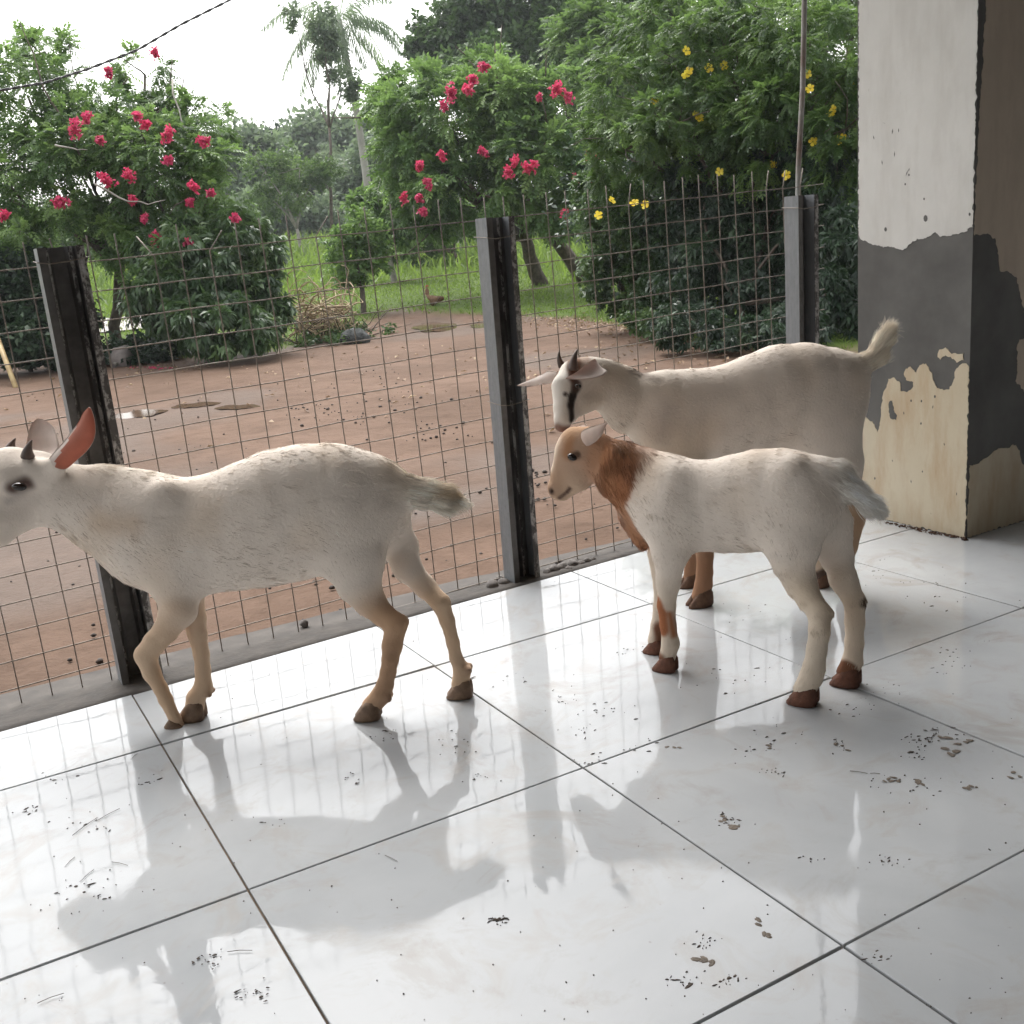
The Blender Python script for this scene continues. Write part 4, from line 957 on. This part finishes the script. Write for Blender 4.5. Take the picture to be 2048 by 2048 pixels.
    def ear2(s, A, B, bulge, mats, th=.0022, root=0.):
        """A, B: the two traced edges (x, y, lat) from base to tip; bulge: cup depth as a share of the width"""
        def line(L, n):
            Q = np.array([s.P(x, y, l) for x, y, l in L]); k = len(Q); t = np.linspace(0, k-1, n); out = []
            for v in t:
                i = min(int(v), k-2); f = v-i; p0 = Q[max(i-1, 0)]; p1 = Q[i]; p2 = Q[i+1]; p3 = Q[min(i+2, k-1)]
                out.append(.5*(2*p1+(p2-p0)*f+(2*p0-5*p1+4*p2-p3)*f*f+(3*p1-p0-3*p2+p3)*f**3))
            return np.array(out)
        n, m = 18, 9; a = line(A, n); b = line(B, n); tg = unit(np.gradient((a+b)/2, axis=0)); w = b-a; nn = unit(np.cross(tg, w)); W = np.linalg.norm(w, axis=-1)
        V = []; rn = np.random.default_rng(int(abs(A[0][0]*7)))
        for o in (0, 1):
            for i in range(n):
                for j in range(m):
                    q = j/(m-1); V.append(a[i]+w[i]*q+nn[i]*(bulge*W[i]*4*q*(1-q) + (th*(.35+.65*math.sin(math.pi*q))*(1 if o else 0))))
        g = np.arange(n*m).reshape(n, m); k = n*m; F = []; mi = []
        for i in range(n-1):
            for j in range(m-1):
                F.append((g[i, j], g[i+1, j], g[i+1, j+1], g[i, j+1])); mi.append(1 if root and j/(m-1)+i/(n-1)*1.15 < root else 0)
                F.append((k+g[i, j], k+g[i, j+1], k+g[i+1, j+1], k+g[i+1, j])); mi.append(1)
            for j in (0, m-1): F.append((g[i, j], g[i+1, j], k+g[i+1, j], k+g[i, j])); mi.append(1)
        for i in (0, n-1):
            for j in range(m-1): F.append((g[i, j], g[i, j+1], k+g[i, j+1], k+g[i, j])); mi.append(1)
        mb = MB(); mb.v = [tuple(map(float, p)) for p in V]; mb.f = [tuple(map(int, f)) for f in F]; mb.m = mi
        mb.build('ear', [M[mats[0]], M[mats[1]]], s.root, True)
    def dew(s, x, y, lat, r, col):
        for d in (-.011, .011): s.pr.append((s.P(x, y, lat)+np.array([0, d, 0]),)*2+(r*s.scale(x, y, lat),)*2+(1., .006, np.array([0, 0, -1.]), .003, np.array(col)))
    def eye(s, x, y, rx, rz, lat, yaw=0., tilt=.2):
        c = s.P(x, y, lat); q = s.scale(x, y, lat); mb = MB(); V = []; nu, nv = 14, 9
        for j in range(nv+1):
            a = math.pi*j/nv
            for i in range(nu):
                b = 2*math.pi*i/nu; V.append((rx*q*math.sin(a)*math.cos(b), rx*q*.62*math.sin(a)*math.sin(b), rz*q*math.cos(a)))
        mb.add(V, [(j*nu+i, j*nu+(i+1) % nu, (j+1)*nu+(i+1) % nu, (j+1)*nu+i) for j in range(nv) for i in range(nu)])
        o = mb.build('eye', M['eye'], s.root, True, tuple(c)); o.rotation_euler = (0, -tilt, yaw)
    def cutc(s, pts, k=1., blend=.004):
        Q = [(s.P(p[0], p[1], p[3]), p[2]*s.scale(p[0], p[1], p[3])) for p in pts]
        if len(Q) == 1: Q = Q*2
        for (a, ra), (b, rb) in zip(Q[:-1], Q[1:]): s.cut.append((a, b, ra, rb, k, blend))
    def patch(s, pts, r, c, side=0, soft=.012, st=1., lat=0.):
        Q = [s.P(p[0], p[1], lat) for p in pts]
        if len(Q) == 1: Q = Q*2
        for a, b in zip(Q[:-1], Q[1:]): s.patches.append((a, b, r*s.scale(*pts[0]), c, side, soft, st))

def rot(v, a): return np.array([v[0]*math.cos(a)-v[1]*math.sin(a), v[0]*math.sin(a)+v[1]*math.cos(a)])
LEFT = np.array([-.8775, .4796]); WHITE = (.72, .635, .555); TAN = (.40, .26, .165); BROWN = (.33, .135, .06); MUD = (.17, .075, .042); FACE = (.41, .27, .185)

# --- walking white goat
G = Goat('white goat with short horns walking past the leftmost post', (.55*T, -.06*T), rot(LEFT, R_(-3)), lambda x, y: (x*.5176, 700+y*.5176))
G.chain([(590,709,218),(700,721,225),(800,714,229),(900,697,236),(1000,672,250),(1100,642,260),(1200,619,258),(1290,596,238),(1376,586,204)], .66, .012, (-1, 0, -.25), .017, WHITE)
G.chain([(640,560,34,.040),(620,740,40,.050)], .7, .05, (-.6, 0, -.6), .014, WHITE)
G.chain([(1330,510,30,.035)], .8, .04, (-1, 0, -.2), .016, WHITE)
G.cutc([(1225,790,52,.135)], 1., .035)
G.chain([(560,690,190),(400,632,158),(265,575,138)], .62, .04, (-.7, 0, -.7), .020, WHITE)
G.chain([(420,540,70),(520,590,90),(650,600,100)], .5, .05, (-.8, 0, .2), .030, (.72, .64, .53))
# head turned a little to the viewer
G.chain([(150,500,112,.0),(90,500,108,.01)], .72, .018, (-.6, 0, .5), .007, WHITE)
G.chain([(30,470,88,.02)], .85, .03, (-.6, 0, .6), .006, WHITE)
G.chain([(100,590,106,.01),(40,630,90,.025)], .62, .018, (-.9, 0, -.2), .008, WHITE)
G.chain([(20,560,90,.03),(-20,650,70,.05),(-40,690,60,.055)], .75, .03, (.4, 0, .8), .004, WHITE)
G.chain([(0,715,42,.05)], .8, .02, (.4, 0, .6), .004, WHITE)
G.patch([(-2,700),(-30,712)], 16, (.06, .04, .035), 0, .008); G.patch([(36,540),(86,524)], 26, (.10, .06, .05), .02, .016, .97, .08); G.patch([(60,565),(15,590)], 12, (.36, .31, .28), .02, .02, .6, .08)
L0 = .052
fn = G.foot_lat(690, 1500)
G.chain([(610,760,140,.03),(680,890,104,.042),(690,1000,72,.055)], .6, .035, (-.2, 0, -1), .010, WHITE)
G.chain([(690,1000,66,.055),(640,1085,48,.06),(600,1128,44,.06),(563,1180,43,.06),(587,1250,34,.06),(622,1310,27,.06),(640,1350,27,.06),(676,1425,23,.06),(688,1455,26,.06)], .85, .012, 'along', .006, (.60, .44, .31))
ff = G.foot_lat(748, 1425)
G.chain([(700,900,90,-.02),(750,1035,46,ff*.5),(762,1095,37,ff*.8),(778,1175,30,ff*.9),(784,1235,29,ff),(786,1300,34,ff),(757,1345,35,ff),(752,1380,38,ff)], .85, .012, 'along', .006, (.62, .46, .33))
hn = G.foot_lat(1425, 1422)
G.chain([(1330,680,185,.03),(1362,800,128,.042),(1388,905,86,.05),(1425,968,60,.05)], .62, .03, (-.3, 0, -1), .012, WHITE)
G.chain([(1425,968,58,.05),(1478,1022,46,.05*.7+hn*.3),(1530,1060,44,.05*.4+hn*.6),(1515,1145,39,hn*.9),(1508,1195,32,hn),(1500,1245,30,hn),(1488,1295,32,hn),(1474,1332,37,hn),(1436,1376,38,hn)], .85, .012, 'along', .007, (.52, .34, .22))
G.chain([(1562,1046,17,.05*.4+hn*.6)], .8, .008, (0, 0, -1), .006, (.50, .33, .21))
hf = G.foot_lat(1780, 1338)
G.chain([(1450,640,140,-.03),(1545,760,70,-.045),(1575,845,54,hf*.4-.03),(1642,915,40,hf*.6-.02)], .66, .03, (-.3, 0, -1), .010, WHITE)
G.chain([(1642,915,40,hf*.6-.02),(1703,978,37,hf*.8),(1728,1045,29,hf*.9),(1750,1130,25,hf),(1762,1190,25,hf),(1786,1238,33,hf),(1779,1292,36,hf)], .85, .012, 'along', .007, (.60, .44, .31))
G.chain([(1480,520,72),(1600,552,48),(1690,568,36),(1745,584,14)], .8, .03, (-1, 0, -.2), .046, (.87, .80, .70))
G.patch([(1640,540),(1720,550)], 16, (.50, .36, .20), 0, .02, .7)
G.patch([(440,640),(560,640)], 40, (.52, .38, .26), 0, .05, .55); G.patch([(1540,1080),(1500,1240)], 30, (.38, .23, .14), 0, .03, .6)
G.dew(1503,1338,hn,15,(.2,.12,.08)); G.dew(1812,1230,hf,15,(.2,.12,.08)); G.dew(812,1322,ff,14,(.2,.12,.08))
G.horn((110,400), (123,348), 27, .045, .05); G.horn((44,376), (60,341), 22, -.02, -.02)
G.ear2([(200,440,.03),(188,420,.055),(240,360,.072),(298,286,.088),(320,244,.10),(342,221,.105)], [(245,462,.03),(262,456,.07),(296,426,.088),(342,382,.105),(367,330,.115),(364,266,.112),(350,224,.107)], -.18, ('ear_pink', 'ear_white'), .0026, .62)
G.ear2([(135,410,-.02),(102,380,-.04),(108,330,-.055),(122,285,-.07),(146,264,-.08)], [(190,410,-.02),(226,385,-.035),(222,340,-.05),(204,295,-.07),(165,266,-.08)], .12, ('ear_white', 'ear_white'))
G.chain([(190,475,48,.035),(236,425,32,.058)], .8, .02, (-.6, 0, .5), .009, WHITE)
G.chain([(120,470,40,.045),(40,490,36,.05)], .8, .03, (-.6, 0, .3), .006, WHITE)
G.eye(74, 528, 29, 17, .078, .15)
G.hm = simple('pale_hoof', (.25, .16, .10), (.10, .06, .04), 60, .6, bmp=.5, bd=.003)
hoofs = [(1425,1422,42),(1780,1338,40),(746,1425,44)]
G.build(140000, 1, hoofs)
lf = G.hoof(692, 1470, 36, .06, (1, 0), G.P(692, 1482, .06)[2], .9)

# --- young goat with the brown neck
Z2 = lambda x, y: (1000+x*.43996, 600+y*.43996)
G = Goat('small kid goat with reddish brown neck and tan face before the larger goat', (1.787*T, -.785*T), rot(LEFT, R_(-30)), Z2)
G.chain([(765,922,194),(800,929,209),(900,936,208),(1000,936,214),(1100,925,225),(1200,909,232),(1290,894,221),(1345,892,206)], .68, .012, (-1, 0, -.3), .016, WHITE)
G.chain([(800,820,26,.036),(775,960,34,.046)], .7, .05, (-.6, 0, -.6), .014, WHITE)
G.chain([(1330,765,26,.036)], .8, .04, (-1, 0, -.2), .016, WHITE)
G.cutc([(1180,1040,44,.125)], 1., .035)
G.chain([(700,850,150),(575,795,128)], .62, .04, (-.5, 0, -.8), .024, WHITE)
G.chain([(610,815,135),(540,770,122),(470,715,100)], .62, .03, (-.3, 0, -1), .026, BROWN)
G.chain([(585,990,40),(640,1090,38)], .6, .03, (-.1, 0, -1), .02, BROWN)
G.chain([(400,655,80),(345,655,80)], .72, .016, (-.8, 0, .3), .008, FACE)
G.chain([(405,715,92),(362,765,76)], .60, .018, (-.9, 0, -.3), .009, (.43, .295, .21))
G.chain([(320,710,80),(285,790,56),(268,838,44)], .68, .016, (.3, 0, .9), .004, (.42, .285, .20))
G.chain([(258,862,40)], .85, .015, (.3, 0, .6), .003, (.40, .28, .205)); G.chain([(340,820,62),(290,880,28)], .62, .02, (-.6, 0, -.2), .005, (.58, .44, .33))
G.cutc([(262,905,5,.018),(300,876,5,.02),(316,856,3,.03)]); G.cutc([(240,868,7,.014)])
G.patch([(262,905),(300,876),(314,858)], 8, (.10, .06, .045), 0, .006, 1., .02); G.patch([(238,866)], 16, (.08, .05, .04), 0, .010, 1., .01)
G.patch([(330,690),(345,620)], 22, (.36, .17, .08), 0, .02, .8); G.patch([(275,625),(262,680),(240,760)], 14, (.66, .55, .44), 0, .02, .8)
G.patch([(308,724),(336,710)], 17, (.08, .045, .03), .01, .008, .95, .046); G.patch([(420,560),(330,590)], 30, (.50, .30, .17), 0, .03, .7)
G.patch([(478,640),(490,790)], 52, (.40, .22, .13), 0, .03, .9); G.patch([(560,690),(545,880)], 78, (.36, .165, .08), 0, .018, .95); G.patch([(610,720),(590,850)], 46, (.30, .125, .058), 0, .02, .95); G.patch([(590,960),(655,1110)], 34, (.36, .17, .085), 0, .015, .9)
G.patch([(480,600),(560,660),(650,700)], 24, (.16, .075, .035), 0, .02, .8); G.patch([(600,740),(620,760)], 34, (.22, .095, .05), 0, .04, .7)
fn = G.foot_lat(752, 1682); ff = G.foot_lat(700, 1602); hn = G.foot_lat(1378, 1832); hf = G.foot_lat(1572, 1748)
G.chain([(775,990,135,.035),(772,1140,84,.045),(765,1280,56,fn*.7+.012)], .62, .035, (-.2, 0, -1), .012, WHITE)
G.chain([(765,1280,49,fn*.7+.012),(757,1390,42,fn),(764,1480,37,fn),(776,1560,40,fn),(760,1625,38,fn)], .85, .012, 'along', .008, (.62, .52, .42))
G.chain([(735,1150,67,-.03),(738,1300,41,ff*.6),(735,1400,38,ff),(720,1480,34,ff),(703,1550,33,ff)], .85, .015, 'along', .008, (.62, .52, .42))
G.patch([(735,1350),(760,1400),(770,1470)], 32, (.34, .13, .06), 0, .01); G.patch([(800,1400),(815,1500)], 14, (.34, .14, .065), 0, .012)
G.patch([(752,1625),(752,1680)], 50, MUD, 0, .012); G.patch([(700,1540),(700,1600)], 42, MUD, 0, .012)
G.chain([(1330,970,178,.035),(1326,1105,132,.045),(1335,1205,92,.05),(1366,1288,63,.05)], .62, .03, (-.3, 0, -1), .013, WHITE)
G.chain([(1366,1288,68,.05),(1405,1360,57,.05*.7+hn*.3),(1452,1422,53,hn*.6+.02),(1452,1500,47,hn),(1440,1590,45,hn),(1428,1670,49,hn),(1416,1710,51,hn),(1386,1768,51,hn)], .85, .015, 'along', .012, (.66, .56, .45))
G.chain([(1500,1424,18,hn*.6+.02)], .8, .008, (0, 0, -1), .008, (.62, .5, .4))
G.chain([(1480,1030,128,-.03),(1530,1165,74,-.045),(1560,1270,54,hf*.7-.015)], .66, .03, (-.3, 0, -1), .012, WHITE)
G.chain([(1560,1270,58,hf*.7-.015),(1612,1368,49,hf),(1613,1460,43,hf),(1611,1555,41,hf),(1603,1640,44,hf),(1578,1690,46,hf)], .85, .015, 'along', .012, (.64, .53, .42))
G.patch([(1378,1780),(1378,1830)], 58, MUD, 0, .012); G.patch([(1570,1690),(1570,1745)], 56, MUD, 0, .012); G.patch([(1655,1385)], 22, (.09, .06, .04), 0, .01)
G.chain([(1490,800,70),(1570,855,44),(1640,905,28),(1690,945,10)], .85, .03, (-.9, 0, -.4), .046, (.88, .85, .80))
G.patch([(950,1150),(1100,1160),(1190,1155)], 12, (.42, .25, .15), 0, .02, .6)
G.ear2([(368,622,.035),(372,596,.062),(405,578,.075),(445,567,.083),(486,557,.085)], [(380,640,.035),(394,664,.07),(432,646,.085),(463,612,.09),(487,559,.085)], -.12, ('ear_buff', 'ear_buff'))
G.ear2([(400,590,-.03),(390,562,-.05),(355,572,-.08),(330,598,-.095)], [(400,610,-.03),(382,622,-.07),(352,630,-.09),(326,622,-.095)], .12, ('ear_buff', 'ear_buff'))
G.eye(328, 714, 24, 16, .047, .2, .4)
G.hm = simple('muddy_hoof', (.17, .07, .042), (.08, .035, .022), 70, .8, bmp=.9, bd=.005)
hoofs = [(754,1682,44),(702,1602,38),(1380,1832,54),(1574,1748,52)]
G.build(140000, 2, hoofs)

# --- bigger goat behind
G = Goat('larger white goat with black eye stripe and raised tail, nearest the pillar', (2.43*T, -.235*T), rot(LEFT, R_(9)), Z2)
G.chain([(770,521,199),(860,524,208),(960,521,211),(1060,506,217),(1160,478,228),(1270,446,239),(1380,428,230),(1475,426,211)], .66, .012, (-1, 0, -.28), .016, (.70, .615, .535))
G.cutc([(1330,590,44,.14)], 1., .035)
G.chain([(1440,340,28,.04)], .8, .04, (-1, 0, -.2), .016, WHITE)
G.chain([(730,495,158),(590,470,132),(478,395,104)], .62, .022, (-.7, 0, -.6), .020, (.64, .57, .49))
G.chain([(470,315,34),(560,350,40),(660,400,45)], .5, .03, (-.8, 0, .1), .024, (.70, .615, .535))
G.chain([(400,345,88,.0),(345,345,80,.03)], .75, .014, (-.6, 0, .5), .008, (.66, .60, .53))
G.chain([(400,425,84,.02),(352,465,66,.045)], .62, .016, (-.9, 0, -.2), .009, (.62, .54, .45))
G.chain([(304,400,72,.05),(293,490,50,.07),(288,540,42,.08),(282,566,36,.082)], .8, .016, (.3, 0, .9), .004, (.66, .61, .55))
G.chain([(316,520,40,.06)], .7, .014, (-.5, 0, -.3), .005, (.6, .52, .45))
G.patch([(356,392),(332,440),(322,480),(324,540)], 17, (.028, .022, .02), .02, .008, 1., .085); G.patch([(350,285),(338,320),(330,352)], 26, (.12, .06, .04), 0, .012, 1., .06); G.patch([(355,392)], 30, (.09, .06, .05), .02, .010, .9, .085)
G.patch([(262,580),(290,595),(330,585)], 20, (.20, .10, .07), 0, .014, .9, .09); G.patch([(306,432)], 9, (.05, .035, .03), .03, .006, 1., .10)
G.patch([(590,318),(640,335),(700,356)], 12, (.16, .12, .10), 0, .022, .7); G.patch([(380,262),(330,275)], 26, (.25, .14, .09), 0, .02, .7)
G.patch([(690,600),(720,470)], 30, (.36, .31, .28), 0, .05, .5)
fn = G.foot_lat(910, 1388); ff = G.foot_lat(857, 1302)
G.chain([(790,620,140,.035),(850,840,82,.045),(912,1030,56,fn*.8)], .62, .035, (-.2, 0, -1), .010, (.62, .53, .43))
G.chain([(912,1030,50,fn*.8),(932,1160,39,fn),(930,1240,38,fn),(926,1292,40,fn),(912,1342,41,fn)], .85, .012, 'along', .007, (.36, .22, .14))
G.chain([(820,800,81,-.03),(868,1040,45,ff*.8),(874,1170,34,ff),(866,1255,32,ff)], .85, .015, 'along', .007, (.36, .22, .14))
G.patch([(912,1200),(912,1385)], 70, (.27, .14, .08), 0, .03, .75)
G.chain([(1490,580,172,.035),(1548,745,108,.045),(1585,890,62,.05)], .62, .03, (-.3, 0, -1), .012, WHITE)
G.chain([(1580,890,67,.05),(1612,1000,47,.055),(1590,1120,36,.06),(1565,1210,34,.06),(1560,1250,36,.06)], .85, .015, 'along', .008, (.45, .31, .21))
hf = G.foot_lat(1456, 1302)
G.chain([(1400,700,135,-.03),(1440,920,72,-.04),(1490,1040,45,hf*.8),(1470,1150,36,hf),(1458,1235,36,hf)], .72, .02, 'along', .009, (.55, .44, .34))
G.patch([(1456,1260),(1456,1300)], 46, (.07, .045, .035), 0, .012)
G.chain([(1620,310,58),(1685,275,36),(1728,205,24),(1750,150,10)], .85, .03, (-.55, 0, .5), .042, (.80, .72, .60))
G.horn((338,300), (352,224), 28, .05, .05, .15); G.horn((280,287), (269,230), 19, -.03, -.03, .15)
G.ear2([(452,302,.03),(432,270,.055),(398,286,.078),(352,325,.10),(297,355,.125)], [(466,312,.03),(486,326,.06),(456,350,.088),(378,362,.112),(297,359,.125)], -.14, ('ear_white', 'ear_white'))
G.ear2([(262,330,-.02),(226,320,-.04),(195,336,-.07),(159,353,-.10),(80,387,-.135)], [(262,345,-.02),(230,380,-.04),(190,384,-.07),(150,391,-.10),(80,391,-.135)], .14, ('ear_buff', 'ear_white'))

G.eye(355, 392, 17, 12, .080, .35)
G.cutc([(264,578,5,.10)]); G.cutc([(283,600,4,.10),(322,588,4,.09)])
G.hm = simple('brown_hoof', (.16, .085, .05), (.07, .035, .022), 70, .7, bmp=.6, bd=.004)
hoofs = [(910,1388,46),(857,1302,36),(1456,1302,34),(1560,1290,32)]
G.build(120000, 3, hoofs)
# ------------------------------------------------------------------ hen
hp_ = ground_hit(862, 616); sc_ = ((hp_-CAM) @ FWD)/FPX
hen = thing('hen', 'brown speckled hen standing at the edge of the grass', 'hen', tuple(hp_))
def HP(x, y, l=0.): return at(x, y, (hp_-CAM) @ FWD) + FWD*l - hp_
def ell(name, parts, mat, n=12):
    """one smooth body lofted through rings (centre, radius side, radius up)"""
    mb = MB(); V = []
    for c, a, b_ in parts:
        for i in range(n):
            t = 2*math.pi*i/n; V.append(c + np.array([FWD[0], FWD[1], 0])*a*math.cos(t) + (RIGHT*b_[0]+np.array([0, 0, 1.])*b_[1])*math.sin(t))
    k = len(parts); mb.add(V, [(i*n+j, i*n+(j+1) % n, (i+1)*n+(j+1) % n, (i+1)*n+j) for i in range(k-1) for j in range(n)]+[tuple(range(n-1, -1, -1)), tuple(range((k-1)*n, k*n))])
    return mb.build(name, mat, hen, True)
q = sc_
featherb = simple('hen_feathers', (.26, .15, .085), (.10, .055, .03), 60, .7, bmp=.5, bd=.01)
featherd = simple('hen_neck_feathers', (.17, .075, .035), (.07, .03, .018), 70, .7, bmp=.5, bd=.01)
ell('body', [(HP(878,592), 1*q, (0, 1*q)), (HP(877,598), 6*q, (3*q, 5*q)), (HP(872,602), 11*q, (4*q, 9*q)), (HP(866,603), 13*q, (2*q, 12*q)), (HP(860,601), 12*q, (-2*q, 11*q)), (HP(856,597), 9*q, (-5*q, 8*q)), (HP(854,592), 5*q, (-5*q, 4*q)), (HP(854,586), 4*q, (-4.5*q, .5*q)), (HP(854,581), 4*q, (-4*q, 0)), (HP(853.5,577), 3*q, (-3*q, 0)), (HP(853.5,574), 1*q, (-1*q, 0))], featherb)
ell('tail', [(HP(871,600), 7*q, (1*q, 8*q)), (HP(878,599), 5*q, (2*q, 7*q)), (HP(884,598), 3*q, (3*q, 5*q)), (HP(888,598), .5*q, (1*q, 2*q))], featherd)
mb = MB(); mb.tube([HP(851,579), HP(848,580.5), HP(846,582)], [1.3*q, .9*q, .2*q], 6); mb.build('beak', M['bamboo'], hen)
mb = MB(); mb.tube([HP(851,575), HP(852.5,571.5), HP(855,571), HP(857,574)], [.6*q, 1.4*q, 1.5*q, .5*q], 6); mb.build('comb', simple('hen_comb', (.45, .03, .03), None, 30, .5), hen)
for l in (-3, 3):
    mb = MB(); mb.tube([HP(864+l*.5, 611, l*q), HP(864+l*.6, 616, l*q)], [1.6*q, .8*q], 6); e = HP(864+l*.6, 616, l*q); e[2] = .004
    for a in (-.5, 0, .5): mb.tube([e, e+np.array([-math.cos(a), math.sin(a), 0])*5*q], [.6*q, .3*q], 4)
    mb.build('leg', M['bamboo'], hen)

# ------------------------------------------------------------------ mud crumbs, straw and hoof prints on the tiles
r = np.random.default_rng(99); mb = MB(); mb2 = MB()
def fleck(px, py, L, Wd, ang, m=mb, h=.0010):
    p = on_z(px, py)
    if p[1] > edge_y(p[0])-.005: return
    c, s = math.cos(ang), math.sin(ang); n = 7; V = []
    for i in range(n):
        t = 2*math.pi*i/n; q = r.uniform(.65, 1.3); a, b_ = math.cos(t)*L*q, math.sin(t)*Wd*q; V.append((p[0]+a*c-b_*s, p[1]+a*s+b_*c, .0004))
    V2 = [(p[0]+(v[0]-p[0])*.6, p[1]+(v[1]-p[1])*.6, .0004+h*r.uniform(.6, 1.3)) for v in V]
    m.add(V+V2, [(i, (i+1) % n, n+(i+1) % n, n+i) for i in range(n)]+[tuple(range(n, 2*n))])
pr = [(120,1560,40,8),(180,1650,45,14),(165,1790,60,26),(60,1620,30,12),(300,1560,25,10),(410,1920,30,18),(500,1990,30,18),(770,1470,25,14),(1010,1360,40,10),(1215,1420,50,14),(1255,1300,45,10),(1290,1490,40,10),(1120,1400,50,16),(1330,1250,40,10),(1160,1460,40,14),(1190,1520,30,12),(910,1490,40,16),(1500,1360,60,14),(1480,1225,60,12),(1545,1545,20,16),(1500,1500,35,10),(1680,1490,30,10),(1850,1480,30,26),(1880,1470,35,22),(1830,1510,22,14),(1780,1560,55,12),(1860,1570,45,9),(1460,1640,25,20),(1620,1720,18,8),(1790,1725,30,12),(1400,1890,40,18),(1460,1960,30,18),(1370,1960,30,14),(1750,1915,30,12),(1780,1380,50,14),(1900,1320,60,22),(1700,1420,40,10),(1560,1470,60,12),(1830,1180,80,24),(1750,1130,60,12),(960,1560,30,10),(700,1560,25,8),(560,1650,20,8),(1000,1840,20,30)]
for cx, cy, sx, n in pr:
    n = int(n*.95); a0 = r.uniform(-.6, .3)
    for _ in range(n):
        x, y = r.normal(cx, sx*.6), r.normal(cy, sx*.26)
        L = r.uniform(.0005, .0019)*r.choice([1, 1, 1, 1.6]); fleck(x, y, L*r.choice([1, 1, 1.6, 2.6]), L*r.uniform(.4, .9), a0+r.normal(0, .5))
for _ in range(200): L = r.uniform(.0006, .0016); fleck(r.uniform(0, 2048), r.uniform(1150, 2048), L, L*.8, r.uniform(0, 3))
tag(mb.build('mud_specks', simple('dried_mud', (.13, .10, .08), (.05, .04, .033), 90, .8, bmp=0), None, False), 'small dark mud crumbs scattered on the white tiles', 'mud', kind='stuff')
mb = MB()
for x, y, s_ in ((1900,1498,1.),(1885,1480,.8),(1925,1485,.8),(1680,1495,.6),(1695,1500,.5),(1840,1566,.7),(1937,1577,.6),(1452,1643,.6),(1462,1652,.7),(1790,1562,.5),(1345,1492,.6),(1540,1488,.5),(1945,1578,.4),(1508,1842,.6),(1535,1870,.6),(1405,1920,.7),(1415,1925,.6),(2030,1550,.6),(1780,1560,.5)):
    for k in range(3): fleck(x+r.normal()*7, y+r.normal()*4, .010*s_*r.uniform(.6, 1.3), .006*s_, r.uniform(0, 3), mb, .0005)
tag(mb.build('mud_prints', simple('wet_mud', (.17, .135, .10), (.09, .07, .055), 120, .6, bmp=.4), None, False), 'smeared brown hoof prints drying on the tiles', 'mud', kind='stuff')
mb = MB()
for x0, y0, x1, y1 in ((130,1735,150,1715),(160,1765,188,1740),(224,1725,256,1732),(145,1672,195,1636),(195,1642,240,1618),(1700,1543,1735,1548),(1740,1548,1760,1549),(455,1905,505,1902),(75,2008,128,1988),(770,1712,795,1724),(262,1520,275,1508),(1630,2060,1640,2050)):
    a = on_z(x0, y0); b_ = on_z(x1, y1); mb.tube([a+[0, 0, .0012], (a+b_)/2+[0, .0015, .0016], b_+[0, 0, .0012]], .0005, 4)
tag(mb.build('straw', simple('dead_straw', (.14, .115, .08), (.06, .05, .04), 40, .8, bmp=0), None, False), 'thin dead grass stalks lying on the tiles', 'straw', kind='stuff')
mb = MB()
for k in range(130):
    t = r.uniform(0, 1)**.8; x = 1772+t*160; y = 1043+t*33+abs(r.normal(0, 2.5))+1; L = r.uniform(.0012, .005); fleck(x, y, L*r.choice([1, 1.8]), L*.5, r.uniform(0, 3), mb, .003)
tag(mb.build('debris', simple('rotten_leaf_crumb', (.12, .06, .035), (.035, .02, .014), 60, .8, bmp=0), None, False), 'dark rotten crumbs gathered along the foot of the pillar', 'debris', kind='stuff')
# ------------------------------------------------------------------ moist air over the field
mb = MB(); mb.box((-60, -4.9, -1.2), (110, 175, 26))
m = bpy.data.materials.new('moist_air'); m.use_nodes = True; nt = m.node_tree; nt.nodes.clear()
o_ = nt.nodes.new('ShaderNodeOutputMaterial'); v_ = nt.nodes.new('ShaderNodeVolumePrincipled'); v_.inputs['Color'].default_value = (.93, .96, 1, 1); v_.inputs['Density'].default_value = .0011
nt.links.new(v_.outputs[0], o_.inputs['Volume'])
tag(mb.build('haze', m), kind='stuff')
